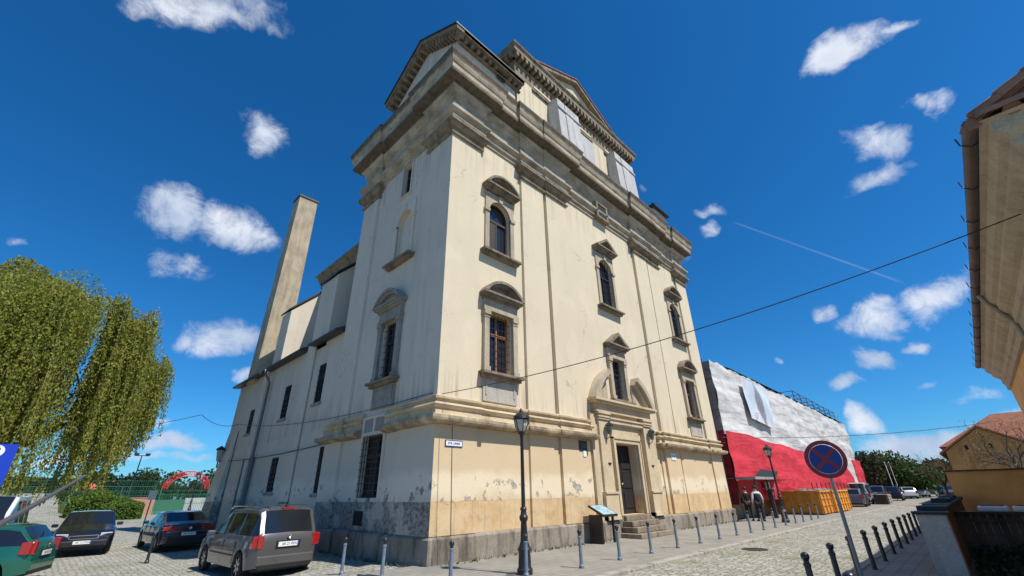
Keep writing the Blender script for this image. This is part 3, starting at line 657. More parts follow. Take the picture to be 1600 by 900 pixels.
for (a0, a1) in ((118, 158), (22, 62)):
    q.cut()
    arcband(q, 9.98, cz_, 2.4, 2.62, a0, a1, W0, .36, 12); arcband(q, 9.98, cz_, 2.24, 2.4, a0, a1, W0, .22, 12)
    ap = arcpts(9.98, cz_, 2.24, a0, a1, 10); s0 = max if a0 > 90 else min
    q.prism([(p[0], p[1]) for p in ap]+[(ap[0 if a0 > 90 else -1][0], 5.12)], W0, .02, 'y')
q.build('broken_pediment', M['trim_light'], portal, T=TF)
dr = MB(); dr.box(9.1, 10.85, -.50, -.44, .78, 3.45); 
for z in (1.0, 1.75, 2.5): dr.box(9.2, 9.88, -.44, -.415, z, z+.6); dr.box(10.05, 10.75, -.44, -.415, z, z+.6)
d1 = dr.build('door', simple('door_wood', (.014, .011, .01), .7, var=.2), church, T=TF)
q = MB(); q.lathe([(.0, 0), (.045, .01), (.05, .04), (.0, .07)], (0, 0, 0), 10); kn = MB(); kn.v = [(9.93+p[0], -.415+p[2], 1.9+p[1]) for p in q.v]; kn.f = q.f; kn.m = q.m
kn.build('handle', simple('brass', (.8, .7, .5), .3, metal=1), d1, T=TF, smooth=True)

# left attic with its gable facing the side street
def dentils(mb, a, b, w0, w1, z0, z1, pitch=.32, wd=.15, ax='x', other=0):
    n = int(abs(b-a)/pitch)
    for i in range(n):
        t = a+(i+.5)*(b-a)/n
        if ax == 'x': mb.box(t-wd/2, t+wd/2, w0, w1, z0, z1)
        else: mb.box(w0, w1, t-wd/2, t+wd/2, z0, z1)
at_ = MB(); at_.box(.08, 3.6, .0, 5.2, 18.0, 20.05)
at_.prism([(0.0, 20.05), (5.2, 20.05), (2.6, 21.75)], .08, 3.6, 'x')
attic = at_.build('attic', M['white_wall'] if 'white_wall' in M else M['plaster_side'], church)
q = MB()
q.box(.0, 3.85, -.42, -.0, 20.05, 20.28); q.box(0, 3.85, -.14, 0, 19.72, 19.82)
dentils(q, -.3, 2.25, -.30, -.001, 19.83, 20.05); dentils(q, 2.85, 3.85, -.30, -.001, 19.83, 20.05)
q.build('cornice', M['stone'], attic)
def raking(mb, x0, x1, y0, z0, y1, z1, ts, off, dn=True):
    L = math.hypot(y1-y0, z1-z0); d = ((y1-y0)/L, (z1-z0)/L); n = (-d[1], d[0]) if y1 > y0 else (d[1], -d[0])
    if n[1] < 0: n = (-n[0], -n[1])
    P_ = [(y0+n[0]*off, z0+n[1]*off), (y1+n[0]*off, z1+n[1]*off), (y1+n[0]*(off+ts), z1+n[1]*(off+ts)), (y0+n[0]*(off+ts), z0+n[1]*(off+ts))]
    mb.prism(P_, x0, x1, 'x'); return d, n, L
q = MB()
for (y0, y1) in ((-.42, 2.61), (5.62, 2.59)):
    za, zb_ = 19.95, 21.86
    y1 = 2.6; L = math.hypot(y1-y0, zb_-za); d = ((y1-y0)/L, (zb_-za)/L); n = (-d[1], d[0]) if d[0] > 0 else (d[1], -d[0]); q.prism([(y0, za+.07), (y1, zb_+.07), (y1, zb_+.31), (y0, za+.31)], -.42, 3.85, 'x')
    k = int(L/.3)
    for i in range(k):
        t = (i+.5)/k*L; c0 = (y0+d[0]*t, za+d[1]*t); h = .07
        P_ = [(c0[0]-d[0]*h-n[0]*.16, c0[1]-d[1]*h-n[1]*.16), (c0[0]+d[0]*h-n[0]*.16, c0[1]+d[1]*h-n[1]*.16), (c0[0]+d[0]*h+n[0]*.06, c0[1]+d[1]*h+n[1]*.06), (c0[0]-d[0]*h+n[0]*.06, c0[1]-d[1]*h+n[1]*.06)]
        q.prism(P_, -.3, .078, 'x')
q.build('gable_cornice', M['stone'], attic)
q = MB()
for y0 in (-.46, 5.66): q.prism([(y0, 20.24), (2.6, 22.18), (2.6, 22.25), (y0, 20.31)], -.48, 3.9, 'x')
q.build('roof', M['lead'], attic)
q = MB(); q.box(2.3, 2.8, -.12, -.06, 19.55, 20.0); q.build('window', M['glass'], attic)

# central upper storey
cb = MB(); cb.box(4.21, 15.94, .56, 5.99, 18.0, 23.7); upper = cb.build('upper_storey', M['plaster'], church)
pf2 = [(0, 21.9), (.1, 21.92), (.1, 22.1), (.0, 22.14), (.0, 22.9), (.08, 22.95), (.08, 23.0), (.0, 23.02), (0, 23.35), (.40, 23.42), (.40, 23.68), (.50, 23.8), (.52, 23.9), (0, 24.0), (-.1, 24.0), (-.1, 21.9)]
q = MB(); q.sweep([(4.2, 6.0), (4.2, .55), (15.95, .55), (15.95, 6.0)], pf2)
dentils(q, 3.9, 16.2, .16, .548, 23.12, 23.42, .36, .17); dentils(q, .3, 5.8, 3.82, 4.198, 23.12, 23.42, .36, .17, 'y')
q.build('cornice', M['stone'], upper)
q = MB()
for a in (4.2, 7.9, 11.2, 14.7): q.box(a+.001, a+1.2, .44, .56, 18, 21.9); q.cut()
for a in (5.6, 9.25, 12.6): q.box(a, a+1.8, .42, .56, 22.1, 22.25); q.cut()
q.build('pilaster', M['plaster'], upper)
q = MB(); q.prism([(5.0, 24.0), (15.2, 24.0), (10.08, 26.35)], .75, 1.3, 'y'); ped = q.build('pediment', M['plaster'], upper)
q = MB()
for s_ in (-1, 1):
    q.prism([(10.08+s_*5.35, 23.98), (10.08, 26.6), (10.08, 26.34), (10.08+s_*4.8, 23.98)], .42, 1.3, 'y')
q.build('raking_cornice', M['stone'], ped)
q = MB()
for s_ in (-1, 1): q.prism([(10.08+s_*5.55, 23.97), (10.08, 26.68), (10.08, 26.605), (10.08+s_*5.36, 23.985)], .36, 6.2, 'y')
q.build('roof', M['tile'], ped)
q = MB(); q.prism(arcpts(10.08, 25.0, .3, 0, 345, 15), .70, .752, 'y'); q.build('round_window', M['dark'], ped)
for k, (a, b, dep) in enumerate(((6.9, 8.9, .8), (9.4, 11.2, .12), (12.9, 15.2, .7))):
    q = MB()
    z0, z1 = 19.0, 22.05
    if dep > .5:   # boarded bay leaning out at the foot, three sheets side by side
        for j in range(3):
            wj = (b-a)/3; e = (.0, .035, .015)[j]; q.prism([(.549, z0), (.549-dep-e, z0), (.549-dep*.85-e, z1-.15-e*2), (.549, z1-e)], a+j*wj+.006, a+(j+1)*wj-.006, 'x')
        q.box(a-.03, b+.03, .549-dep*.9-.07, .549-dep*.9, z1-.9, z1-.8)
    else: q.box(a, b, .549-dep, .549, z0, z1-.35)
    q.build('boarded_window', M['white_panel'], upper)
# small right attic turret
q = MB(); q.box(17.9, 19.7, .15, 2.2, 18.0, 20.0); tur = q.build('attic', M['white_panel'], church)
q = MB(); q.box(17.65, 19.95, -.1, 2.45, 20.0, 20.14); q.box(17.9, 18.05, .1, .25, 20.14, 20.4); q.build('roof', M['lead'], tur)

# nave behind the left tower, side wing, buttresses, chimney
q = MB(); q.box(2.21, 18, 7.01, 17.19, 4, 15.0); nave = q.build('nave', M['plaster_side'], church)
q = MB(); q.sweep([(2.2, 17.2), (2.2, 7.0)], [(0, 14.3), (.1, 14.32), (.1, 14.5), (.35, 14.8), (.38, 14.9), (.5, 15.0), (.52, 15.1), (.0, 15.2)]); q.build('cornice', M['stone'], nave)
q = MB(); q.prism([(1.7, 15.15), (10, 19), (18.4, 15.15)], 7.1, 17.5, 'y'); q.build('roof', M['tile_old'], nave)
wg = MB(); HW = [(8.55, 9.3, 5.3, 7.0), (12.45, 13.3, 5.1, 6.7), (17.7, 18.5, 4.9, 6.2), (7.35, 7.75, 1.75, 3.4), (12.2, 13.1, 1.85, 3.3), (15.8, 17.3, .0, 3.4)]
panel(wg, 7.0, 21.8, -.4, 8.1, -.03, HW, .4)
wg.build('wing_wall', M['plaster_wing'], church, T=TL, recalc=False)
q = MB(); q.box(.031, 4, 21.8, 21.9, -.4, 8.1); q.box(.45, .5, 7.05, 21.8, -.4, 8.0); q.build('wing_rear', M['plaster_side'], church)
for i, (a, b, c, d) in enumerate(HW):
    if i == 5:
        q = MB(); q.box(a-.12, a, -.04, .06, -.3, d+.12); q.box(b, b+.12, -.04, .06, -.3, d+.12); q.box(a, b, -.04, .06, d, d+.12); f0 = q.build('door_case', M['trim_grey'], church, T=TL)
        q = MB(); q.box(a, b, -.4, -.33, -.3, d); q.build('door', M['woodd'], f0, T=TL); continue
    q = MB(); q.box(a-.1, b+.1, -.035, .04, c-.14, c-.02); wn_ = q.build('window', M['trim_grey'], church, T=TL)
    sash(wn_, TL, a, b, c, d, .13, False, M['woodd']); grille(wn_, TL, a, b, c, d, -.02, 5, 7)
def eave(y0, y1):
    q = MB(); q.prism([(-.42, 8.02), (-.42, 8.12), (2.3, 9.55), (2.3, 9.3), (.0, 8.05)], y0, y1, 'y'); return q.build('lean_to_roof', M['lead'], church)
eave(7.06, 10.05); eave(10.95, 16.2); eave(16.9, 22.1)
q = MB()
for (y0, y1, x0, zt) in ((9.0, 10.9, .03, 11.6), (15.2, 16.6, .05, 11.55)):
    q.prism([(x0, 7.9), (2.25, 7.9), (2.25, zt+2.3), (x0, zt)], y0, y1, 'y'); q.cut()
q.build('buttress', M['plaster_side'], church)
q = MB()
for (y0, y1, x0, zt) in ((9.0, 10.9, .03, 11.6), (15.2, 16.6, .05, 11.55)): q.prism([(x0-.1, zt+.0), (x0-.1, zt+.12), (2.3, zt+2.5), (2.3, zt+2.35)], y0-.1, y1+.1, 'y'); q.cut()
q.build('buttress_cap', M['lead'], church)
q = MB(); q.box(-.06, .0, 10.0, 10.96, -.4, 8.3); q.cut(); q.box(-.09, -.0, 16.35, 16.95, -.4, 8.2); q.cut(); q.prism([(-.02, -.3), (-.55, -.3), (-.02, 5.2)], 19.9, 21.79, 'y'); q.build('wall_pier', M['plaster_side'], church)
# chimney
q = MB(); a = -.14; b = 1.12
vs = [(a-.12, 18.35, 7.9), (b+.12, 18.35, 7.9), (b+.12, 19.75, 7.9), (a-.12, 19.75, 7.9), (a, 18.45, 21.6), (b, 18.45, 21.6), (b, 19.6, 21.6), (a, 19.6, 21.6)]
q.add(vs, [(0,3,2,1),(4,5,6,7),(0,1,5,4),(1,2,6,5),(2,3,7,6),(3,0,4,7)]); chim = q.build('chimney', M['chimney'], church)
q = MB(); q.box(a-.07, b+.07, 18.38, 19.67, 21.6, 21.72); q.tube([(.8, 19, 21.7), (.8, 19, 22.7)], .012, 5); q.build('chimney_cap', M['lead'], chim)
# downpipe
q = MB(); q.tube([(-.45, 15.75, 8.0), (-.40, 15.6, 7.7), (-.15, 15.55, 7.3), (-.15, 15.5, 3.5), (-.15, 15.5, .2)], .06, 8); q.build('downpipe', simple('zinc_pipe', (.13, .135, .14), .5, metal=.3), church)
# ================================================================== things on the church front
def wall_lantern(x, label):
    t = thing('wall_lantern', label, 'lantern', (x, .06, 3.6), group='wall lanterns beside the church door')
    q = MB(); q.tube([(0, 0, 0), (0, -.2, -.06), (0, -.36, .02), (0, -.38, .12)], .016, 6); q.box(-.05, .05, -.03, .0, -.16, .16); q.build('bracket', M['iron'], t)
    q = MB(); q.lathe([(.07, .12), (.15, .42), (.15, .44)], (0, -.38, 0), 6); q.build('glass', simple('lantern_glass', (.12, .13, .12), .2), t)
    q = MB(); q.lathe([(.17, .44), (.18, .46), (.10, .54), (.03, .58), (.0, .62)], (0, -.38, 0), 6); q.build('lantern_cap', M['iron'], t)
wall_lantern(8.3, 'dark iron wall lantern to the left of the church door'); wall_lantern(11.75, 'dark iron wall lantern to the right of the church door')
for x, lb in ((8.33, 'small dark bracket on the wall left of the church door, below the lantern'), (11.78, 'small dark bracket on the wall right of the church door, below the lantern')):
    q = MB(); q.box(x-.04, x+.04, -.14, .06, 2.55, 2.62); q.bar((x, .06, 2.3), (x, -.14, 2.55), .04); q.box(x-.1, x+.12, -.17, -.12, 2.62, 2.66)
    tag(q.build('wall_bracket', M['iron']), lb, 'bracket', 'iron brackets by the church door')
M['blue'] = simple('sign_blue', (.012, .03, .22), .35); M['white'] = simple('white_paint', (.78, .78, .76), .45); M['red'] = simple('sign_red', (.30, .012, .02), .35); M['black'] = simple('black_paint', (.01, .01, .01), .4)
def wallsign(name, label, cat, x, z, w, h, back, front, txt=None, y=-.0, ts=.1, tmat=None):
    t = thing(name, label, cat, (x, y, z))
    q = MB(); q.box(-w/2, w/2, -.02, 0, -h/2, h/2); q.build('plate', back, t)
    if front: q = MB(); q.box(-w/2+.025, w/2-.025, -.026, -.02, -h/2+.025, h/2-.025); q.build('panel', front, t)
    if txt: text_obj('lettering', txt, ts, tmat, frameM((0, -.028, 0), (1, 0, 0), (0, 0, 1)), t)
wallsign('street_sign', 'small blue edged white street name sign near the church corner', 'street sign', .58, 2.93, .62, .18, M['blue'], M['white'], 'STR. UNIRII', y=-.085, ts=.085, tmat=M['blue'])
wallsign('plaque', 'black inscribed plaque on the wall left of the church door', 'plaque', 6.68, 3.2, .5, .36, M['black'], None, 'MONUMENT\nISTORIC', y=-.115, ts=.075, tmat=simple('dull_gold', (.25, .2, .12), .5))
wallsign('notice', 'small white notice under the black plaque', 'notice', 6.75, 2.92, .18, .2, M['white'], None, y=-.115)
wallsign('wall_sign', 'white square sign with blue marks on the wall right of the door', 'sign', 14.0, 3.1, .5, .32, M['white'], None, 'i  \u2190', y=-.115, ts=.16, tmat=simple('mid_blue', (.05, .12, .5), .4))
# loose cable down the wall by the corner
# information board
t = thing('information_board', 'dark steel information board with tilted pale blue panel by church wall', 'information board', (6.85, -.75, .05))
q = MB(); q.box(-.38, -.30, -.03, .03, 0, .92); q.cut(); q.box(.32, .40, -.03, .03, 0, .95)
q.build('post', M['black'], t)
q = MB(); q.box(-.42, -.36, -.05, .45, .0, .86); q.build('side_panel', M['black'], t)
q = MB(); q.add([(-.45, -.2, .86), (.42, -.2, .86), (.42, .42, 1.16), (-.45, .42, 1.16), (-.45, -.18, .80), (.42, -.18, .80), (.42, .44, 1.10), (-.45, .44, 1.10)], [(0,1,2,3),(7,6,5,4),(0,4,5,1),(1,5,6,2),(2,6,7,3),(3,7,4,0)]); tp = q.build('tray', M['black'], t)
q = MB(); q.add([(-.41, -.17, .880), (.38, -.17, .880), (.38, .39, 1.150), (-.41, .39, 1.150)], [(0,1,2,3)]); q.build('map_panel', simple('map_blue', (.30, .45, .52), .35, var=.5, scale=7), tp)

# ================================================================== bollards
def bollard(shaft, capm, dark):
    t = thing('bollard', 'x', 'bollard')
    q = MB(); q.lathe([(.062, 0), (.062, .05), (.045, .07), (.04, .10), (.038, .60), (.046, .61), (.046, .64), (.034, .65)], n=14); q.build('shaft', shaft, t, smooth=True, auto=35)
    q = MB(); q.lathe([(.034, .65), (.036, .67), (.03, .68), (.047, .705), (.052, .735), (.045, .765), (.02, .785), (.0, .79)], n=14); q.build('cap', capm, t, smooth=True, auto=40)
    return t
M['bol'] = simple('grey_blue_paint', (.16, .20, .25), .4, var=.2, scale=6, spec=.4); M['bolcap'] = simple('dark_cap', (.02, .022, .028), .35)
b0 = bollard(M['bol'], M['bolcap'], 0)
ord_ = ['first', 'second', 'third', 'fourth', 'fifth', 'sixth', 'seventh', 'eighth', 'ninth', 'tenth', 'eleventh', 'twelfth', 'thirteenth', 'fourteenth', 'fifteenth', 'sixteenth', 'seventeenth', 'eighteenth', 'nineteenth', 'twentieth', 'twenty-first']
GL = 'grey bollards along the church pavement'
spots = [(-1.62, 1.23), (-1.5, -.42), (-1.06, -2.28), (.42, -2.95)] + [(2.05+1.62*k, -3.17) for k in range(6)] + [(11.86, -3.15), (13.3, -3.18), (14.84, -3.19), (16.45, -3.18), (18.1, -3.17), (19.8, -3.16), (21.24, -3.16), (22.87, -3.16), (24.4, -3.15)]
for i, (x, y) in enumerate(spots):
    o = b0 if i == 0 else copy_tree(b0)
    zz = .05 if i >= 3 else gh(x, y); o.location = (x, y, zz); o['group'] = GL
    if i < 3: lb = ['grey dark-capped bollard nearest the silver minivan', 'grey dark-capped bollard between silver minivan and church corner', 'grey dark-capped bollard in front of the church corner'][i]
    elif i == 3: lb = 'grey dark-capped bollard touching the near black street lamp'
    else: lb = f'grey dark-capped bollard on the church pavement, {ord_[i-4]} to the right of the near street lamp'
    o['label'] = lb
M['bol_shade'] = simple('shade_dark_paint', (.022, .024, .032), .3, spec=.6)  # bollard paint darkened, the right row's shade put into the colour
b1 = bollard(M['bol_shade'], M['bol_shade'], 1)
GR = 'bollards coloured dark for shade along the right pavement'
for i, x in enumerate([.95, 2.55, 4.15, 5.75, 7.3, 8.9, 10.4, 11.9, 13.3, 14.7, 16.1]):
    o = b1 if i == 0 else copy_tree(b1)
    o.location = (x, -8.13, .0); o.scale = (1.15, 1.15, 1.0); o['group'] = GR; o['label'] = f'ball-topped bollard coloured dark for shade in the right row, {ord_[i]} from the front'
o = copy_tree(b1); o.location = (-.6, -8.93, -.0); o.scale = (1.3, 1.3, 1); o['group'] = GR; o['label'] = 'ball-topped bollard coloured dark for shade, standing in front of the no-stopping sign'

# ================================================================== street lamps
def lamp(h=3.45):
    t = thing('street_lamp', 'x', 'street lamp')
    q = MB(); q.lathe([(.17, 0), (.17, .1), (.14, .14), (.13, .42), (.16, .47), (.12, .53), (.085, .62), (.065, 1.0), (.09, 1.04), (.10, 1.10), (.07, 1.15), (.06, 1.22), (.08, 1.26), (.06, 1.3)], n=16); q.build('base', M['iron'], t, smooth=True, auto=35)
    q = MB(); q.lathe([(.047, 1.29), (.040, 2.80), (.055, 2.83), (.04, 2.87)], n=12); q.build('shaft', M['iron'], t, smooth=True, auto=35)
    l = MB(); l.lathe([(.045, 2.86), (.09, 2.90), (.09, 2.93), (.05, 2.95)], n=12)
    for k in range(6):
        a = k*math.pi/3; c, s_ = math.cos(a), math.sin(a); l.tube([(c*.08, s_*.08, 2.92), (c*.155, s_*.155, 3.08), (c*.185, s_*.185, 3.24)], .011, 5)
    l.lathe([(.19, 3.22), (.195, 3.25), (.18, 3.26)], n=6); l.build('lantern_frame', M['iron'], t)
    q = MB(); q.lathe([(.07, 2.95), (.145, 3.08), (.172, 3.22)], n=6); q.build('glass', simple('clear_lantern_glass', (.5, .48, .42), .15, alpha=1), t)
    q = MB(); q.lathe([(.215, 3.25), (.20, 3.31), (.12, 3.38), (.05, 3.41), (.045, 3.45), (.02, 3.5), (.0, 3.52)], n=12); q.build('lamp_hood', M['iron'], t, smooth=True, auto=30)
    return t
l0 = lamp(); l0.location = (.62, -2.72, .05); l0['label'] = 'tall black ornamental street lamp in front of the church corner'; l0['group'] = 'black ornamental street lamps'
place(l0, (20.2, -2.6, .05), 0, 'black ornamental street lamp in front of the red scaffold sheeting', 'black ornamental street lamps').scale = (1.1, 1.1, 1.08)
place(l0, (4.9, 52, .0), 0, 'distant black street lamp standing before the red arched gate', 'black ornamental street lamps').scale = (1.2, 1.2, 1.25)
t = thing('wall_lantern', 'black lantern fixed to the far end of the church side wing', 'lantern', (-.35, 21.3, 3.85)); 
q = MB(); q.lathe([(.1, -.25), (.2, .35), (.21, .37)], n=6); q.build('glass', simple('pale_lantern_glass', (.35, .36, .38), .2), t); q = MB(); q.lathe([(.26, .37), (.24, .45), (.05, .6), (0, .62)], n=6); q.build('lantern_cap', M['iron'], t)
q = MB(); q.bar((0, 0, -.3), (.38, 0, -.1), .04); q.bar((0, 0, -.26), (0, 0, -.6), .06); q.build('bracket', M['iron'], t)

# ================================================================== signs
t = thing('no_stopping_sign', 'round red and blue no-stopping sign on a tall grey pole', 'road sign', (2.0, -8.56, 0))
q = MB(); q.tube([(0, 0, 0), (0, 0, 2.32)], .028, 10); q.build('pole', simple('galvanised', (.25, .24, .24), .5, metal=.6), t)
nd = Vector((-9.2, -1.9, 0)).normalized(); xd = Vector((-nd.y, nd.x, 0)); Mx = frameM(Vector((0, 0, 2.08))+nd*.04, xd, (0, 0, 1))
def discs(mat, r, d0, d1, nm, n=40, m=None):
    q = MB(); q.lathe([(0, d0), (r, d0), (r, d1), (0, d1)], n=n); me = q.build(nm, mat, t); me.data.transform(m or Mx); return me
discs(simple('grey_back', (.3, .3, .3), .5), .30, -.012, .0, 'back_plate'); discs(M['red'], .298, .0, .006, 'red_disc'); discs(M['blue'], .225, .0062, .010, 'blue_disc')
q = MB(); s45 = .7071
for s_ in (-1, 1):
    d = Vector((s45, s_*s45)); n = Vector((-d.y, d.x)); a = [d*.232*i+n*.028*j for i, j in ((-1,-1),(1,-1),(1,1),(-1,1))]
    z0 = .0102+.0006*(s_+1); q.add([(p.x, p.y, z0) for p in a]+[(p.x, p.y, z0+.003) for p in a], [(0,1,2,3),(7,6,5,4),(0,4,5,1),(1,5,6,2),(2,6,7,3),(3,7,4,0)])
o = q.build('red_cross', M['red'], t); o.data.transform(Mx)
q = MB(); q.tube([(math.cos(a*math.pi/20)*.232, math.sin(a*math.pi/20)*.232, .008) for a in range(41)], .004, 4); o = q.build('white_rim', M['white'], t); o.data.transform(Mx)
# blue parking sign on the left edge
def atd(u, v, d):
    r = ray(u, v); return CAM + r/math.hypot(r.x, r.y)*d
d_ = 10.0; A = atd(32, 680, d_); B = atd(-3, 745, d_)
t = thing('parking_sign', 'blue square parking sign with white letter at the left edge', 'road sign', (atd(-33, 728, d_).x, atd(-33, 728, d_).y, gh(-8, -4)))
vx = Vector((ray(-30, 700).y, -ray(-14, 700).x, 0)).normalized(); cz0 = atd(-30, 728, d_).z
nrm = Vector((-ray(-14, 700).x, -ray(-14, 700).y, 0)).normalized()
q = MB(); q.tube([(0, 0, 0), (0, 0, cz0+.3)], .03, 10); q.build('pole', simple('grey_pole', (.25, .25, .25), .5, metal=.5), t)
Mx = frameM(Vector((0, 0, cz0))+nrm*.05, vx, (0, 0, 1)); q = MB(); q.box(-.3, .3, -.3, .3, -.01, .01); o = q.build('plate', simple('bright_blue', (.01, .045, .45), .35), t); o.data.transform(Mx)
q = MB(); q.lathe([(0, .011), (.08, .011), (.08, .014), (0, .014)], n=24); o = q.build('white_disc', M['white'], t); o.data.transform(Mx @ Matrix.Translation((.10, .20, 0)))
text_obj('lettering', 'P', .13, M['blue'], Mx @ Matrix.Translation((.10, .20, .016)), t, extrude=.001)

# boom pole across the left corner
pa, pb = atd(-40, 842, 5.2), atd(132, 744, 8.5)
t = thing('barrier', 'long grey barrier boom slanting up across the parked cars', 'barrier', (pa.x, pa.y, gh(pa.x, pa.y)), world=True)
q = MB(); q.tube([pa, pa.lerp(pb, .5), pb], .028, 10, r2=.016); q.build('boom', simple('grey_metal', (.10, .10, .105), .5, metal=.2), t)
q = MB(); q.tube([pa, (pa.x, pa.y, gh(pa.x, pa.y))], .06, 8); q.build('post', M['iron'], t)

# ================================================================== cars
def lerp_tab(tab, x):
    if x <= tab[0][0]: return tab[0][1]
    for (a, b), (c, d) in zip(tab, tab[1:]):
        if x <= c:
            t = (x-a)/(c-a) if c > a else 1; return b+(d-b)*t
    return tab[-1][1]
M['tyre'] = simple('tyre', (.015, .015, .015), .85); M['rim'] = simple('alloy', (.45, .45, .47), .35, metal=.8); M['carglass'] = simple('car_glass', (.012, .014, .018), .05, spec=.8)
M['tail'] = simple('tail_light_red', (.35, .01, .012), .18, spec=.8, coat=1); M['head'] = simple('headlight_clear', (.55, .57, .6), .12, spec=.8, coat=1); M['trimblack'] = simple('black_trim', (.012, .012, .013), .55); M['chrome'] = simple('chrome', (.7, .7, .72), .15, metal=1)
M['plate_blue'] = simple('plate_blue', (.02, .06, .35), .4)
def paint(n, c): return simple(n, c, .32, metal=.35, spec=.5, coat=1)
def car(label, cat, loc, rz, pm, L=4.3, Wd=1.76, H=1.46, kind='hatch', plate='AB 07 KLM', group='cars parked around the church', detail=True, belt=.92, rack=False, front=False):
    """x forward, origin on the ground under the rear bumper"""
    t = thing('parked_car', label, cat, loc, rz, group)
    hood = .78 if kind != 'van' else .95
    wr, wf = .78, L-.85; R_ = .32; ra = .385
    if kind == 'sedan': top = [(0, .92), (.05, .98), (.75, 1.03), (1.55, H-.05), (1.9, H), (2.6, H-.01), (3.55, 1.0), (L-.35, .80), (L-.05, .66), (L, .6)]; gl = (.8, 3.45)
    elif kind == 'hatch': top = [(0, .85), (.08, .98), (.42, H-.08), (.7, H-.02), (1.5, H), (2.2, H-.02), (L-1.15, 1.0), (L-.35, .82), (L-.06, .68), (L, .62)]; gl = (.12, L-1.2)
    elif kind == 'mpv': top = [(0, .90), (.05, 1.04), (.34, H-.07), (.55, H-.01), (1.6, H), (2.4, H-.04), (L-1.0, 1.06), (L-.3, .84), (L-.05, .7), (L, .62)]; gl = (.09, L-1.05)
    else: top = [(0, 1.0), (.03, 1.1), (.12, H-.08), (.35, H), (2.2, H), (L-1.7, H-.03), (L-.95, 1.18), (L-.25, .98), (L-.04, .8), (L, .7)]; gl = (.06, L-1.0)
    tl_ = [(0, belt), (L, belt-.06)]
    xs = sorted(set([0, .03, .06, .1, .16, .25] + [round(i*.09, 3) for i in range(1, int(L/.09))] + [a for a, _ in top if a < L] + [L-.12, L-.06, L-.02, L]))
    rings = []
    for x in xs:
        e = min(x, L-x); hw = Wd/2*(1-.16*(1-min(1, e/.45))**2.2)*(1-.03*abs(2*x/L-1)**2)
        zt = lerp_tab(top, x); zb = min(lerp_tab(tl_, x), zt-.06)
        low = .26+.05*(1-min(1, e/.3))
        for w_ in (wr, wf):
            d = abs(x-w_)
            if d < ra: low = max(low, R_+math.sqrt(ra*ra-d*d)-.02)
        gh_ = max(0, zt-zb); fr = min(1, gh_/.5)
        rw = hw*(.97-.17*fr)
        za = max(low+.01, .42); zm = max(za+.01, .66)
        rings.append([(x, hw*.90, low-.02*0), (x, hw*.985, low), (x, hw*1.0, za), (x, hw*.995, min(zm, zb-.03) if zm < zb else zb-.02), (x, hw*.965, zb), (x, rw, zt-.055), (x, rw*.86, zt-.012), (x, rw*.45, zt), (x, 0, zt+.008)])
    def wallx(k): return lerp_tab(top, k)
    body = MB(); parts = {'windscreen': MB(), 'rear_window': MB()}; sides = [MB() for _ in range(6)]
    pillars = [gl[0]+(gl[1]-gl[0])*f for f in ((.34, .62) if kind != 'sedan' else (.28, .60))]
    m = len(rings[0])
    for s_ in (1, -1):
        for i in range(len(xs)-1):
            for k in range(m-1):
                a, b, c, d = rings[i][k], rings[i][k+1], rings[i+1][k+1], rings[i+1][k]
                x0, x1 = xs[i], xs[i+1]; z0, z1 = wallx(x0), wallx(x1); slope = (z1-z0)/(x1-x0); tgt = body; out = 0
                if k == 4 and min(z0, z1) > belt+.13 and x0 > gl[0] and x1 < gl[1]+.05 and not any(abs((x0+x1)/2-p) < .05 for p in pillars):
                    tgt = sides[(0 if s_ > 0 else 3)+sum(x0 > p for p in pillars)]; sidep = True
                elif k in (6, 7) and slope < -.22 and (z0+z1)/2 > 1.02 and x0 > L*.45: tgt = parts['windscreen']
                elif k in (6, 7) and slope > .35 and (z0+z1)/2 > 1.06 and x1 < L*.45: tgt = parts['rear_window']
                pts = [a, b, c, d]
                if any(tgt is q_ for q_ in sides):   # keep a painted rim above and below the glass
                    def li(p, q, f): return tuple(p[j]+(q[j]-p[j])*f for j in range(3))
                    la, lb_, lc, ld = li(a, b, .06), li(a, b, .88), li(d, c, .88), li(d, c, .06)
                    body.add([(p[0], p[1]*s_, p[2]) for p in (a, la, ld, d)], [(0, 1, 2, 3)]); body.add([(p[0], p[1]*s_, p[2]) for p in (lb_, b, c, lc)], [(0, 1, 2, 3)]); pts = [la, lb_, lc, ld]
                tgt.add([(p[0], p[1]*s_, p[2]) for p in pts], [(0, 1, 2, 3)])
        for i in (0, -1):
            r_ = rings[i]; body.add([(p[0], p[1]*s_, p[2]) for p in r_]+[(r_[0][0], 0, r_[0][2])], [tuple(range(m+1))])
    def weld(o, ang=38):
        b = bmesh.new(); b.from_mesh(o.data); bmesh.ops.remove_doubles(b, verts=b.verts[:], dist=.0008); bmesh.ops.recalc_face_normals(b, faces=b.faces[:]); b.to_mesh(o.data); b.free()
        o.data.polygons.foreach_set('use_smooth', [True]*len(o.data.polygons)); o.data.set_sharp_from_angle(angle=rad(ang))
    ob = body.build('body', pm, t); weld(ob)
    for nm, q in list(parts.items())+[('side_window', q_) for q_ in sides]:
        if q.f: o = q.build(nm, M['carglass'], t); weld(o)
    # dark underbody and wheel wells
    q = MB(); q.box(.2, L-.2, -Wd/2+.2, Wd/2-.2, .2, .62); q.build('underbody', M['trimblack'], t)
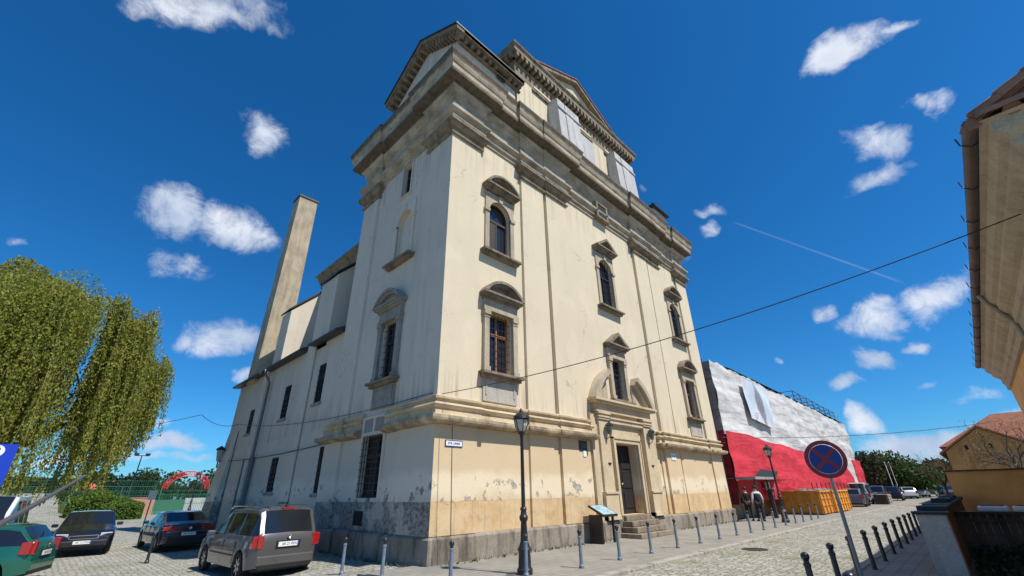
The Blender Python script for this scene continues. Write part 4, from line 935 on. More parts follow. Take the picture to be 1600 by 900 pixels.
    for xw in (wr, wf):
        for s_ in (1, -1):
            def W_(prof, nm, mt, par=None):
                q = MB(); q.lathe(prof, n=22); q.v = [(xw+p[0], s_*(Wd/2-.20+p[2]), R_+p[1]) for p in q.v]; return q.build(nm, mt, par or t, smooth=True, auto=35)
            ty = W_([(.15, .0), (R_-.03, .0), (R_, .03), (R_, .16), (R_-.02, .19), (.215, .195), (.21, .15)], 'wheel', M['tyre'])
            if detail:
                W_([(.0, .10), (.21, .11), (.212, .185), (.205, .17), (.19, .12)], 'rim_barrel', M['trimblack'], ty)
                q = MB()
                for k in range(7):
                    a = k*2*math.pi/7; n = Vector((-math.sin(a), math.cos(a))); d = Vector((math.cos(a), math.sin(a)))
                    P_ = [d*.03-n*.035, d*.2-n*.02, d*.2+n*.02, d*.03+n*.035]; q.add([(xw+p.x, s_*(Wd/2-.2+.175), R_+p.y) for p in P_], [(0, 1, 2, 3)])
                q.build('rim', M['rim'], ty, recalc=False)
    # rear details
    hw = Wd/2
    q = MB(); q.box(-.03, .14, -hw*.80, hw*.80, .34, .56); q.build('rear_bumper', pm if kind != 'van' else M['trimblack'], t, bevel=.03)
    q = MB(); q.box(-.035, .1, -hw*.74, hw*.74, .27, .36); q.build('bumper_skirt', M['trimblack'], t)
    zl0, zl1 = (.72, 1.02) if kind in ('hatch', 'mpv', 'van') else (.74, .90)
    for s_ in (1, -1):
        q = MB(); wi = .13 if kind != 'sedan' else .36
        y0, y1 = sorted((s_*(hw*.845-wi), s_*hw*.845)); q.box(-.015, .12, y0, y1, zl0, zl1); y0, y1 = sorted((s_*hw*.80, s_*hw*.965)); q.box(.05, .26, y0, y1, zl0+.01, zl1-.01)
        q.build('tail_light', M['tail'], t, bevel=.02)
    pz = .80 if kind in ('mpv',) else (.62 if kind == 'sedan' else .72)
    def plate_(x, z, face, par):
        p = MB(); p.box(x, x+face*.012, -.26, .26, z-.055, z+.055); o = p.build('number_plate', M['white'], par)
        p = MB(); p.box(x+face*.012, x+face*.014, (-face)*-.26, (-face)*-.225, z-.053, z+.053)
        p.v = [(a, b, c) for a, b, c in p.v]; p.build('plate_band', M['plate_blue'], o)
        text_obj('lettering', plate, .085, M['black'], frameM((x+face*.0145, -.015*face*-1, z), (0, face, 0), (0, 0, 1)), o, extrude=.0005)
    if detail:
        q = MB(); q.box(-.022, .03, -.31, .31, pz-.075, pz+.08); q.build('plate_recess', M['trimblack'], t)
        plate_(-.024, pz, -1, t)
        bz = pz+.17 if kind != 'sedan' else .82
        q = MB(); q.lathe([(0, 0), (.055, 0), (.055, .012), (.045, .014), (.043, .006), (0, .006)], n=20); q.v = [(-.02-p[2], p[0], bz+p[1]) for p in q.v]; q.build('badge', M['chrome'], t, smooth=True)
        if kind == 'sedan': q = MB(); q.box(-.02, .05, -hw*.8, hw*.8, .695, .715); q.build('chrome_strip', M['chrome'], t)
        else: q = MB(); q.tube([(.16, .05, 1.12), (.30, -.28, 1.22)], .012, 6); q.build('wiper', M['trimblack'], t)
    # front details
    q = MB(); q.box(L-.12, L+.03, -hw*.80, hw*.80, .30, .50); q.build('front_bumper', pm, t, bevel=.03)
    q = MB(); q.box(L-.06, L+.034, -hw*.45, hw*.45, .33, .43); q.box(L-.05, L+.012, -.4, .4, .56, .66); q.build('grille', M['trimblack'], t)
    if detail:
        q = MB(); q.box(L-.04, L+.018, -.43, .43, .655, .675); q.box(L-.04, L+.018, -.40, .40, .55, .565); q.box(L-.04, L+.018, -.43, -.40, .56, .67); q.box(L-.04, L+.018, .40, .43, .56, .67); q.build('grille_surround', M['chrome'], t)
        plate_(L+.032, .44, 1, t)
    for s_ in (1, -1):
        q = MB(); y0, y1 = sorted((s_*hw*.50, s_*hw*.88)); q.box(L-.30, L-.01, y0, y1, .60, .74)
        q.v = [(p[0]-(.20 if abs(p[1]) > hw*.8 else 0)*(1 if p[0] > L-.1 else .0), p[1]*(1.03 if p[0] < L-.2 and abs(p[1]) > hw*.8 else 1), p[2]) for p in q.v]
        q.build('headlight', M['head'], t, bevel=.02)
        q = MB(); xm = gl[1]-.35; y0, y1 = sorted((s_*(hw*.97), s_*(hw+.17))); q.box(xm, xm+.13, y0, y1, .93, 1.06); q.build('mirror', pm, t, bevel=.03)
        if detail:
            for xd in (pillars[0]+.12, pillars[1]+.12):
                q = MB(); y0, y1 = sorted((s_*(hw*.975), s_*(hw*.975+.03))); q.box(xd, xd+.16, y0, y1, .82, .845); q.build('door_handle', pm if kind != 'mpv' else M['chrome'], t)
            q = MB(); y0, y1 = sorted((s_*(hw*.98), s_*(hw+.008))); q.box(wr+.5, wf-.5, y0, y1, .52, .555); q.build('side_moulding', M['trimblack'], t)
            q = MB()
            for xd in (pillars[0], pillars[1], gl[1]-.1): y0, y1 = sorted((s_*(hw*.9), s_*(hw*.9985))); q.box(xd-.004, xd+.004, y0, y1, .34, .86); q.cut()
            q.build('door_gap', M['trimblack'], t)
    if rack:
        for s_ in (1, -1): q = MB(); y = s_*hw*.72; q.tube([(.55, y, H-.05), (.7, y, H+.035), (2.6, y, H+.03), (2.8, y, H-.06)], .018, 6); q.build('roof_rail', M['chrome'], t)
        q = MB(); q.box(.36, .44, -.16, .16, H-.055, H-.01); q.build('brake_light', M['tail'], t)
        q = MB(); q.tube([(.6, 0, H), (.45, 0, H+.14)], .008, 5); q.build('aerial', M['trimblack'], t)
    return t
silver = paint('silver_grey_paint', (.105, .098, .096)); blackp = paint('black_blue_paint', (.012, .014, .026)); greenp = paint('green_paint', (.012, .13, .085)); whitep = paint('white_paint_car', (.7, .7, .7)); greyp = paint('grey_paint', (.12, .125, .135)); bluep = paint('blue_grey_paint', (.10, .13, .2))
car('silver grey people carrier with roof rails seen from behind, beside the church', 'minivan', (-2.25, 3.2, -.27), rad(93), silver, 4.4, 1.8, 1.66, 'mpv', 'AR 21 RFA', rack=True, belt=.98)
car('black saloon car seen from behind, left of the silver minivan', 'car', (-2.5, 13.2, -.26), rad(91.5), blackp, 4.75, 1.86, 1.42, 'sedan', 'AR 09 BVC', belt=.9)
car('dark blue-black hatchback facing the camera with chrome grille', 'car', (-5.3, 18.9, -.24), rad(-94), blackp, 4.3, 1.84, 1.48, 'hatch', 'AR 12 DNA')
car('green hatchback estate cut off by the left edge, rear lamp showing', 'car', (-6.72, 8.3, -.32), rad(160), greenp, 4.2, 1.76, 1.44, 'hatch', 'AR 55 GTI')
g_ = lambda u, v: (CAM.x + ray(u, v).x*(CAM.z/-ray(u, v).z), CAM.y + ray(u, v).y*(CAM.z/-ray(u, v).z))
w1x = atd(40, 820, 26)
car('white van with black bumper at the left, behind the green car', 'van', (atd(2, 800, 28).x, atd(2, 800, 28).y, -.1), rad(-97), whitep, 4.6, 1.9, 1.95, 'van', 'AR 30 VAN', detail=False)
RX = 'cars parked on the far right'
car('grey estate car parked just beyond the orange skips', 'car', (43.0, -1.9, 0), rad(4), greyp, 4.4, 1.75, 1.5, 'mpv', 'AR 18 TDI', RX, detail=False)
car('pale blue-white van parked behind the grey estate car', 'van', (50.6, -1.3, 0), rad(2), paint('pale_van_paint', (.5, .56, .62)), 4.6, 1.9, 2.0, 'van', '', RX, detail=False)
car('blue-grey off-road car parked past the dark crates', 'car', (57, -1.9, 0), rad(3), bluep, 4.4, 1.8, 1.7, 'mpv', '', RX, detail=False)
car('dark blue car parked behind the blue-grey off-road car', 'car', (66.5, -2.2, 0), rad(3), blackp, 4.3, 1.8, 1.6, 'hatch', '', RX, detail=False)
car('white car parked among the distant row', 'car', (77, -3.0, 0), rad(20), whitep, 4.3, 1.8, 1.5, 'hatch', '', RX, detail=False)
car('second white car, farther along the distant row', 'car', (88, -3.6, 0), rad(20), whitep, 4.3, 1.8, 1.45, 'hatch', '', RX, detail=False)
car('far dark car at the end of the street', 'car', (100, -5.0, 0), rad(190), blackp, 4.3, 1.8, 1.5, 'hatch', '', RX, detail=False)
car('last dark grey car beside the end of the garden wall', 'car', (92, -6.6, 0), rad(182), greyp, 4.3, 1.8, 1.5, 'hatch', '', RX, detail=False)

# ================================================================== building under scaffold sheeting
def cloth(name, base, fold, tr=0.0, marks=False):
    g = G(name); X, Y, Z = g.xyz()
    n = g.noise(.6, 6, .6, g.scale(g.P, (1, 1, 1.6)), .4)
    c = g.mix(g.ramp(n, .35, .7), base, fold)
    c = g.mix(g.ramp(g.noise(2.5, 5, .6, g.scale(g.P, (.6, 1, 2))), .55, .75, 0, .35), c, [x*.6 for x in fold])
    if marks:
        v = g.n('ShaderNodeTexVoronoi'); v.inputs['Scale'].default_value = 1; v.inputs['Randomness'].default_value = .8; g.set(v.inputs['Vector'], g.scale(g.P, (.33, .33, .38)))
        c = g.mix(g.math('MULTIPLY', g.ramp(v.outputs['Distance'], .28, .18), g.ramp(g.noise(3, 3), .45, .6, 0, .5)), c, (.6, .2, .14))
    fr = g.math('FRACT', g.math('MULTIPLY', X, 1/2.55)); seam = g.math('ABSOLUTE', g.math('SUBTRACT', fr, .5)); sline = g.ramp(seam, .012, .004)
    fz = g.math('FRACT', g.math('MULTIPLY', g.math('ADD', Z, g.math('MULTIPLY', g.noise(.4, 3), .35)), 1/2.0)); zline = g.ramp(g.math('ABSOLUTE', g.math('SUBTRACT', fz, .5)), .016, .004)
    c = g.mix(g.math('MULTIPLY', g.math('MAXIMUM', sline, zline), .45), c, [x*.45 for x in fold])
    g.color(c); g.rough(.8); g.b.inputs['Specular IOR Level'].default_value = .2
    g.bump(g.math('ADD', g.noise(.9, 4, .5, g.scale(g.P, (.28, .28, 1.9)), .5), g.math('MULTIPLY', g.noise(3, 3, .5, g.scale(g.P, (.5, .5, 1.5))), .15)), 1.0, .10); return g.m
M['sheet'] = cloth('white_sheeting', (.64, .62, .59), (.52, .50, .475), marks=True); M['redsheet'] = cloth('red_netting', (.66, .05, .07), (.52, .035, .05)); M['sheet_side'] = cloth('shaded_netting', (.33, .30, .29), (.22, .19, .19)); M['red_side'] = cloth('shaded_red_netting', (.42, .03, .045), (.22, .02, .03))  # side copies are darker, the side face's shade put into their colour
sb = thing('scaffolded_building', 'long building wrapped in white and red scaffold sheeting beyond the church', 'building', (21.7, 0, 0), world=True)
def topz(x): return 9.45-.55*(x-21.7)/43
def midz(x): return 4.95-.75*min(1, (x-21.7)/30)+.05*math.sin(x*.8)
def sheet(nm, xa, xb, fb, ft, mat, nx, nz, amp, axis='x', y0=0.0, par=None):
    q = MB()
    for i in range(nx+1):
        x = xa+(xb-xa)*i/nx
        for j in range(nz+1):
            zb_, zt_ = fb(x), ft(x); z = zb_+(zt_-zb_)*j/nz
            sag = .14*abs(math.sin((x-xa)*math.pi/2.5))
            d = amp*(mnoise.fractal(Vector((x*.22, z*.75, 3.3)), .9, 2.1, 3))*1.0 + amp*.5*math.sin(z*3.1+.8*math.sin(x*.5)+x*.25)*.5
            q.v.append((x, y0-sag*amp*3-d, z) if axis == 'x' else (y0-d-sag*amp, x, z))
    for i in range(nx):
        for j in range(nz): a = i*(nz+1)+j; q.f.append((a, a+nz+1, a+nz+2, a+1)); q.m.append(0)
    o = q.build(nm, mat, par or sb, smooth=True, recalc=False); return o
def topw(x): return topz(x)+.05*math.sin(x*2.2)+.04*math.sin(x*5)
def low_w(x):
    z = midz(x)
    if x > 55: z = midz(x)-2.2*sm((x-55)/5)
    return z-.15
sheet('white_sheeting', 21.7, 64.5, low_w, topw, M['sheet'], 260, 40, .12)
sheet('red_netting', 21.75, 58.3, lambda x: .95, lambda x: midz(x)+(.02 if x < 55 else -2.2*sm((x-55)/5)), M['redsheet'], 220, 22, .09, y0=-.1)
sheet('red_netting', 60.6, 66, lambda x: .9, lambda x: 4.6, M['redsheet'], 20, 14, .08, y0=-.12)
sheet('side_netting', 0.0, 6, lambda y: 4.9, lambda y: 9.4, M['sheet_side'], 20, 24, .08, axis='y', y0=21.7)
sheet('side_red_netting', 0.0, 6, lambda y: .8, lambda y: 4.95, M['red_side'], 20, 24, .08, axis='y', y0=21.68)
q = MB(); q.box(22.3, 64, .7, 14, 0, 8.9); q.build('wall', simple('hidden_render', (.42, .33, .18), .9, var=.2), sb)
q = MB(); q.add([(25.5, -.05, 9.5), (64.8, -.05, 9.05), (64.8, .3, 9.25), (25.5, .3, 9.72), (25.5, 5, 10.4), (64.8, 5, 10.0)], [(0, 1, 2, 3), (3, 2, 5, 4)]); q.build('roof', M['lead'], sb, recalc=False)
q = MB()
for k in range(8):
    x = 43.5+k*2.6
    for y in (.3, 1.4): q.tube([(x, y, topz(x)-.3), (x, y, topz(x)+1.35)], .035, 5)
    q.tube([(x, .3, topz(x)+1.3), (x, 1.4, topz(x)+1.3)], .03, 5); q.tube([(x, .3, topz(x)+.2), (x+2.6, .3, topz(x)+1.2)], .025, 5)
    if k < 7: q.tube([(x, .3, topz(x)+.75), (x+2.6, .3, topz(x+2.6)+.75)], .03, 5); q.tube([(x, .3, topz(x)+1.3), (x+2.6, .3, topz(x+2.6)+1.3)], .03, 5)
q.cut()
for k in range(3): y = .4+k*1.6; q.tube([(21.6, y, 0), (21.6, y, 9.6)], .03, 6)
for z in (2.2, 4.2, 6.2, 8.2): q.tube([(21.58, 0, z), (21.58, 5.5, z)], .03, 6); 
q.cut()
for k in range(15): x = 22+k*3; q.tube([(x, -.0, 0), (x, -.0, 1.2)], .03, 6); q.cut()
for k in range(13): x = 38+k*1.6; q.tube([(x, -.28, 1.1), (x, -.28, 2.0)], .04, 5); q.cut()
q.build('scaffolding', simple('scaffold_pipe', (.10, .08, .07), .5, metal=.4), sb)
# banner hung on the sheeting
ban = MB()
bm_ = [(28.0, 9.05), (34.6, 8.85), (34.3, 5.75), (28.3, 5.55)]
nu, nv = 26, 16
for i in range(nu+1):
    for j in range(nv+1):
        s_, r_ = i/nu, j/nv; xt = 26.4+5.7*s_; xb_ = 26.6+5.0*s_; x = xt+(xb_-xt)*r_; z = (8.95-.05*s_)*(1-r_)+(6.1-.3*s_)*r_
        ban.v.append((x, -.30-.04*math.sin(z*2+x), z))
for i in range(nu):
    for j in range(nv): a = i*(nv+1)+j; ban.f.append((a, a+nv+1, a+nv+2, a+1)); ban.m.append(0)
def bannermat():
    g = G('banner_print'); X, Y, Z = g.xyz()
    c = g.mix(g.ramp(g.noise(.7, 3), .35, .65), (.50, .58, .66), (.66, .69, .72))
    cx = g.math('SUBTRACT', g.math('ADD', X, g.math('MULTIPLY', Z, .25)), 31.3); e = g.math('SUBTRACT', 1, g.math('ADD', g.math('MULTIPLY', g.math('MULTIPLY', cx, cx), 1.1), g.math('MULTIPLY', g.math('POWER', g.math('SUBTRACT', Z, 7.4), 2), .30)))
    e = g.math('ADD', e, g.math('MULTIPLY', g.math('SUBTRACT', g.noise(1.6, 6, .65), .5), 1.6))
    fig = g.ramp(e, .05, .7, 0, .8); fc = g.mix(g.ramp(g.noise(1.2, 5), .4, .6), (.20, .10, .09), (.13, .15, .22)); c = g.mix(fig, c, fc)
    g.color(c); g.rough(.6); return g.m
tag(ban.build('banner', bannermat(), smooth=True, recalc=False), 'large pale printed banner with a dark figure hung on the white sheeting', 'banner')
text_obj('lettering', '27', .6, simple('banner_red', (.55, .1, .12), .5), frameM((27.7, -.42, 6.35), (1, 0, -.02), (0, 0, 1)), bpy.data.objects['banner'])
# entrance canopy and opening at the foot of the scaffold
t = thing('canopy', 'grey sheet canopy propped over the scaffold entrance', 'canopy', (23.5, -.2, 0), world=True)
q = MB(); q.add([(23.4, -.3, 2.1), (28.4, -.3, 2.1), (29.6, -.3, 2.72), (25.9, -.3, 2.78), (23.4, -1.5, 2.12), (28.0, -1.5, 2.12)], [(0, 1, 2, 3), (0, 4, 5, 1)]); q.build('sheet', simple('corrugated_sheet', (.045, .045, .045), .6), t, recalc=False)
q = MB(); q.box(21.3, 24.8, -1.3, -.2, 2.12, 2.26); q.build('roof', simple('canopy_white', (.35, .3, .3), .6), t)
q = MB(); q.box(21.4, 21.5, -1.2, -1.1, 0, 2.12); q.cut(); q.box(23.6, 23.7, -1.2, -1.1, 0, 2.12); q.build('post', M['woodd'], t)
q = MB(); q.box(25.85, 26.55, -.42, -.36, 1.05, 2.0); tag(q.build('notice_board', M['white']), 'white safety notice fixed on the red netting', 'notice')

# skips
def skip(loc, rz, Lx, label, yel):
    t = thing('skip', label, 'skip', loc, rz, 'orange waste skips')
    m_ = simple('skip_paint', yel, .55, var=.25, scale=4)
    q = MB(); W2 = 2.1; h = 1.36; b = .22
    for (a, c) in (((0, 0), (Lx, .05)), ((0, W2-.05), (Lx, W2))): q.box(a[0], c[0], a[1], c[1], .12, h)
    q.box(0, .05, .051, W2-.051, .12, h); q.box(Lx-.05, Lx, .051, W2-.051, .12, h); q.box(.051, Lx-.051, .051, W2-.051, .12, .2)
    q.build('tub', m_, t)
    q = MB(); q.box(-.06, Lx+.06, -.09, -.0, h, h+.09); q.box(-.06, Lx+.06, W2, W2+.09, h, h+.09); q.box(-.09, .0, 0, W2, h, h+.09); q.box(Lx, Lx+.09, 0, W2, h, h+.09); q.build('rim', m_, t)
    q = MB(); n = max(3, int(Lx/.75))
    for k in range(n+1): x = k*(Lx-.1)/n; q.box(x, x+.1, -.07, -.001, .12, h); q.cut(); q.box(x, x+.1, W2+.001, W2+.07, .12, h); q.cut()
    for k in range(4): y = k*(W2-.1)/3; q.box(-.07, -.001, y, y+.1, .12, h); q.cut()
    for z in (.55, .95): q.box(0, Lx, -.045, -.001, z, z+.06)
    q.build('rib', m_, t)
    q = MB()
    for x in (.3, Lx-.5):
        for y in (.2, W2-.4): q.box(x, x+.2, y, y+.2, 0, .12); q.cut()
    q.build('foot', M['iron'], t)
    q = MB(); random.seed(5)
    n1, n2 = 16, 10
    for i in range(n1+1):
        for j in range(n2+1): x = .06+(Lx-.12)*i/n1; y = .06+(W2-.12)*j/n2; q.v.append((x, y, h-.15+.35*math.sin(math.pi*i/n1)*math.sin(math.pi*j/n2)+random.uniform(-.05, .07)))
    for i in range(n1):
        for j in range(n2): a = i*(n2+1)+j; q.f.append((a, a+n2+1, a+n2+2, a+1)); q.m.append(0)
    q.build('rubble', M['rubble'], t, recalc=False); return t
skip((28.3, -2.65, 0), 0, 2.9, 'orange waste skip nearest the church, end in shade', (.62, .25, .03)); skip((31.5, -2.75, 0), rad(-1), 4.6, 'orange waste skip standing behind the first one', (.72, .32, .04))
# crates / planters beyond the cars
for k in range(3):
    q = MB(); x = 50.5+k*1.2; q.box(x, x+1.0, -3.4, -2.4, 0, .9); 
    for z in (.25, .5, .75): q.box(x-.03, x+1.03, -3.43, -2.37, z, z+.05)
    tag(q.build('planter_box', M['woodd'] if k == 0 else M['kerb']), ['dark slatted box beside the parked vans', 'pale slatted box in the middle of three behind the vans', 'pale slatted box farthest of three behind the vans'][k], 'planter')
# feather flags
for k, (u, v) in enumerate(((1392, 752), (1399, 752))):
    p = atd(u, v, 78); t = thing('feather_flag', ['tall white feather flag leaning left before the trees', 'slim white feather flag right of the other flag'][k], 'flag', (p.x, p.y, 0))
    q = MB(); q.tube([(0, 0, 0), (0, 0, 4.4)], .04, 6); q.build('pole', M['iron'], t)
    q = MB(); q.prism([(.04, 1.6), (.7-.2*k, 1.7), (.65-.2*k, 3.9), (.25, 4.5), (.04, 4.4)], -.02, .02, 'y'); q.build('cloth', M['white'], t)

# parking meter
t = thing('parking_meter', 'dark parking meter with flat solar top before the red netting', 'parking meter', (23.8, -1.15, .05))
q = MB(); q.box(-.13, .13, -.11, .11, 0, 1.0); q.box(-.17, .17, -.13, .13, 1.0, 1.5); q.build('cabinet', simple('anthracite', (.02, .022, .03), .4), t, bevel=.02)
q = MB(); q.box(-.12, .12, -.14, -.13, 1.2, 1.42); q.build('screen', simple('meter_screen', (.12, .14, .2), .2), t)
q = MB(); q.prism([(-.34, 1.55), (.34, 1.55), (.34, 1.59), (-.34, 1.61)], -.25, .25, 'y'); q.box(-.04, .04, -.04, .04, 1.5, 1.55); q.build('solar_panel', simple('solar', (.2, .19, .2), .3), t)
# ================================================================== vegetation
def leafmat(name, c0, c1, tr=.35):
    g = G(name)
    gi = g.n('ShaderNodeNewGeometry')
    c = g.mix(gi.outputs['Random Per Island'], c0, c1); c = g.mix(g.ramp(g.noise(.7, 3), .4, .65, 0, .5), c, [x*.6 for x in c0])
    g.color(c); g.rough(.6); g.b.inputs['Specular IOR Level'].default_value = .25
    t = g.t; tb = t.nodes.new('ShaderNodeBsdfTranslucent'); t.links.new(c, tb.inputs['Color']); ms_ = t.nodes.new('ShaderNodeMixShader'); ms_.inputs[0].default_value = tr
    t.links.new(g.b.outputs[0], ms_.inputs[1]); t.links.new(tb.outputs[0], ms_.inputs[2]); t.links.new(ms_.outputs[0], t.nodes['Material Output'].inputs['Surface']); return g.m
M['bark'] = simple('bark', (.075, .055, .04), .95, var=.4, scale=10, bump=.8, bscale=30)
def leaf(q, p, s, d=None):
    a = Vector((random.gauss(0, 1), random.gauss(0, 1), random.gauss(0, 1))).normalized() if d is None else d
    b = a.cross(Vector((random.gauss(0, 1), random.gauss(0, 1), random.gauss(0, 1)))).normalized()
    n = len(q.v); q.v += [tuple(p-a*s*.5), tuple(p+b*s*.28), tuple(p+a*s*.5), tuple(p-b*s*.28)]; q.f.append((n, n+1, n+2, n+3)); q.m.append(0)
def limb(q, p, d, L, r, depth, tips, up=.1, nb=3, spread=.75):
    pts = [p.copy()]; dd = d.copy()
    for i in range(4):
        dd = (dd+Vector((random.gauss(0, .14), random.gauss(0, .14), random.gauss(0, .08)+up*.25))).normalized(); p = p+dd*L/4; pts.append(p.copy())
    q.tube(pts, r, 6 if depth > 1 else 4, r2=r*.6)
    if depth == 0: tips.append(p); return
    for k in range(nb):
        a = random.random()*6.28; side = dd.cross(Vector((math.cos(a), math.sin(a), .3))).normalized()
        nd_ = (dd*(1-spread*.5)+side*spread*random.uniform(.6, 1.1)+Vector((0, 0, up))).normalized()
        limb(q, pts[random.choice((2, 3, 4))], nd_, L*random.uniform(.6, .8), r*.55, depth-1, tips, up, nb, spread)
    tips.append(p)
M['willow_leaf'] = leafmat('willow_leaf', (.46, .45, .085), (.12, .19, .035), .5)
random.seed(11)
wc = atd(40, 780, 35); wx, wy = wc.x-2.3, wc.y
wz = gh(wx, wy)
wil = thing('willow_tree', 'big weeping willow with yellow-green hanging branches at the left', 'tree', (wx, wy, wz))
q = MB(); tips = []
q.tube([(0, 0, -.3), (.1, 0, 1.5), (.5, .1, 3.2)], .5, 10, r2=.36)
q.tube([(.1, 0, 1.2), (-.9, .3, 3.2), (-1.8, .2, 5)], .34, 8, r2=.25)
for k in range(9):
    a = k*6.28/9+random.uniform(-.3, .3); limb(q, Vector((.5*math.cos(a)*.5, .5*math.sin(a)*.5, 3.0)), Vector((math.cos(a), math.sin(a), 1.1)).normalized(), 4.2, .2, 2, tips, .15)
q.build('trunk', M['bark'], wil, smooth=True)
def wenv(a): return 5.6 + .7*math.sin(a*3+1)+.6*math.sin(a*5)+.3*math.sin(a*9) + .5*math.sin(a*13+2)
wl_ = MB(); wt = MB()
for k in range(2500):
    a = random.random()*6.283; rr = wenv(a)*math.sqrt(random.random()); z0 = 13.3 - 3.6*(rr/6.4)**2.6 + 1.5*mnoise.noise(Vector((rr*math.cos(a)*.5, rr*math.sin(a)*.5, 1)))*2
    cx, cy = rr*math.cos(a), rr*math.sin(a)
    dens_ = mnoise.noise(Vector((cx*.33, cy*.33, 7)))
    if dens_ < (-.26 if cx < 2 else -.1) and rr > 2: continue
    ln = random.uniform(4.0, 12.0) if rr > 2.6 else random.uniform(1.5, 9)
    zend = max(1.2+random.random()**1.5*4.0, z0-ln)
    zend = max(zend, 1.2+(cx-3.3)*1.25+random.random()*1.2); zend = min(zend, z0-random.uniform(1.2, 2.6))
    n = int((z0-zend)/.13); p = Vector((cx*.96, cy*.96, z0)); out = Vector((math.cos(a), math.sin(a), 0)); sw = Vector((random.gauss(0, .05), random.gauss(0, .05), 0))
    prev = p.copy(); pts = [p.copy()]
    for i in range(n):
        f = i/n
        p = p+Vector((0, 0, -.13)) + out*.06*max(0, 1-f*4) + sw*.13 + Vector((random.gauss(0, .008), random.gauss(0, .008), 0))
        pts.append(p.copy())
        for _ in range(3): leaf(wl_, p+Vector((random.gauss(0, .06), random.gauss(0, .06), random.gauss(0, .05))), random.uniform(.09, .19), Vector((random.gauss(0, .5), random.gauss(0, .5), -1)).normalized())
    if n > 6 and k % 2 == 0: wt.tube([pts[0], pts[n//2], pts[-1]], .012, 3)
for k in range(12000):      # bushier upper crown
    a = random.random()*6.283; rr = wenv(a)*(random.random()**.55)*.97; z0 = 13.4-3.6*(rr/6.4)**2.6
    p = Vector((rr*math.cos(a), rr*math.sin(a), z0-random.random()**1.5*2.4+1.1*mnoise.noise(Vector((rr*math.cos(a)*.7, rr*math.sin(a)*.7, 3)))))
    leaf(wl_, p, random.uniform(.1, .2), Vector((random.gauss(0, .7), random.gauss(0, .7), -.7)).normalized())
wl_.build('crown', M['willow_leaf'], wil, recalc=False); wt.build('twigs', simple('willow_twig', (.22, .17, .05), .8), wil)

M['leaf_mid'] = leafmat('green_leaf', (.075, .125, .03), (.04, .075, .018)); M['leaf_dark'] = leafmat('dark_leaf', (.035, .065, .022), (.02, .04, .015)); M['leaf_brown'] = leafmat('brownish_leaf', (.085, .07, .035), (.05, .05, .022)); M['leaf_hedge'] = leafmat('hedge_leaf', (.17, .27, .04), (.09, .16, .03))
def tree(name, label, cat, loc, h, rad_, mat, group, n=5200, s=.34, th=None, squash=.62, seed=1):
    random.seed(seed); t = thing(name, label, cat, loc, 0, group); q = MB(); tips = []; th = th or h*.28
    q.tube([(0, 0, -.2), (0, 0, th)], h*.028, 8, r2=h*.02)
    for k in range(5): a = k*1.26; limb(q, Vector((0, 0, th*.9)), Vector((math.cos(a), math.sin(a), 1.2)).normalized(), h*.32, h*.013, 1, tips)
    q.build('trunk', M['bark'], t); c = MB(); cz_ = th+(h-th)*.5; hz = (h-th)*.56
    lobes = [(Vector((random.gauss(0, .42)*rad_, random.gauss(0, .42)*rad_, cz_+random.uniform(-.6, .62)*hz)), random.uniform(.32, .55)) for _ in range(15)]
    for k in range(n):
        l, f = random.choice(lobes); d = Vector((random.gauss(0, 1), random.gauss(0, 1), random.gauss(0, 1))).normalized()*(random.random()**.4)
        p = l+Vector((d.x*rad_*f, d.y*rad_*f, d.z*hz*f))
        if p.z < th*.5: continue
        leaf(c, p, s*random.uniform(.6, 1.3))
    c.build('crown', mat, t, recalc=False); return t
def bush(label, loc, sx, sy, h, n, s=.13, seed=1, rz=0):
    random.seed(seed); t = thing('hedge', label, 'hedge', loc, rz, 'clipped hedges by the sports ground'); c = MB()
    for k in range(n):
        u, v, w_ = random.uniform(-1, 1), random.uniform(-1, 1), random.random()
        r_ = (abs(u)**3+abs(v)**3)**(1/3)
        if r_ > 1: continue
        zt = h*(1-.35*r_**3)*(1+.08*math.sin(u*5+seed)); e = random.random()
        p = Vector((u*sx, v*sy, zt-abs(random.gauss(0, .05)))) if e < .55 else Vector((u/max(r_, .2)*sx*(1-.06*random.random()), v/max(r_, .2)*sy*(1-.06*random.random()), w_*zt*.85))
        leaf(c, p, s*random.uniform(.7, 1.4))
    c.build('foliage', M['leaf_hedge'], t, recalc=False)
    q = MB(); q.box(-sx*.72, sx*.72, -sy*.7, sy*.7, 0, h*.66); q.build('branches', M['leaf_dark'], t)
    return t
def onground(u, v, d): p = atd(u, v, d); return (p.x, p.y, gh(p.x, p.y))
bush('larger rounded bright green hedge left of the sports gate', onground(146, 790, 58), 1.8, 1.3, 2.4, 9000, .2, 1)
bush('smaller low hedge to the right of the larger hedge', onground(190, 795, 57), 1.6, 1.1, 1.7, 6000, .18, 2)
gb = MB(); random.seed(4)
for k in range(7000):
    x = random.uniform(-5.5, .5) ; y = random.uniform(50, 61)
    if x > -5.6+(61-y)*.5: continue
    z = gh(x, y); b0 = Vector((x, y, z)); l = Vector((random.gauss(0, .05), random.gauss(0, .05), random.uniform(.08, .2))); w_ = Vector((.04, 0, 0)); gb.add([b0-w_, b0+w_, b0+l], [(0, 1, 2)])
tag(gb.build('grass', M['grass'], recalc=False), 'short grass bank in front of the hedges', 'grass', kind='stuff')
vk = MB(); 
for k in range(24):
    y0 = 26+k*1.9; vk.bar((-3.9-.03*k, y0, gh(-5, y0)+.03), (-3.93-.03*k, y0+1.86, gh(-5, y0+1.9)+.03), .2, .16)
tag(vk.build('ramp_kerb', M['kerb']), kind='structure')

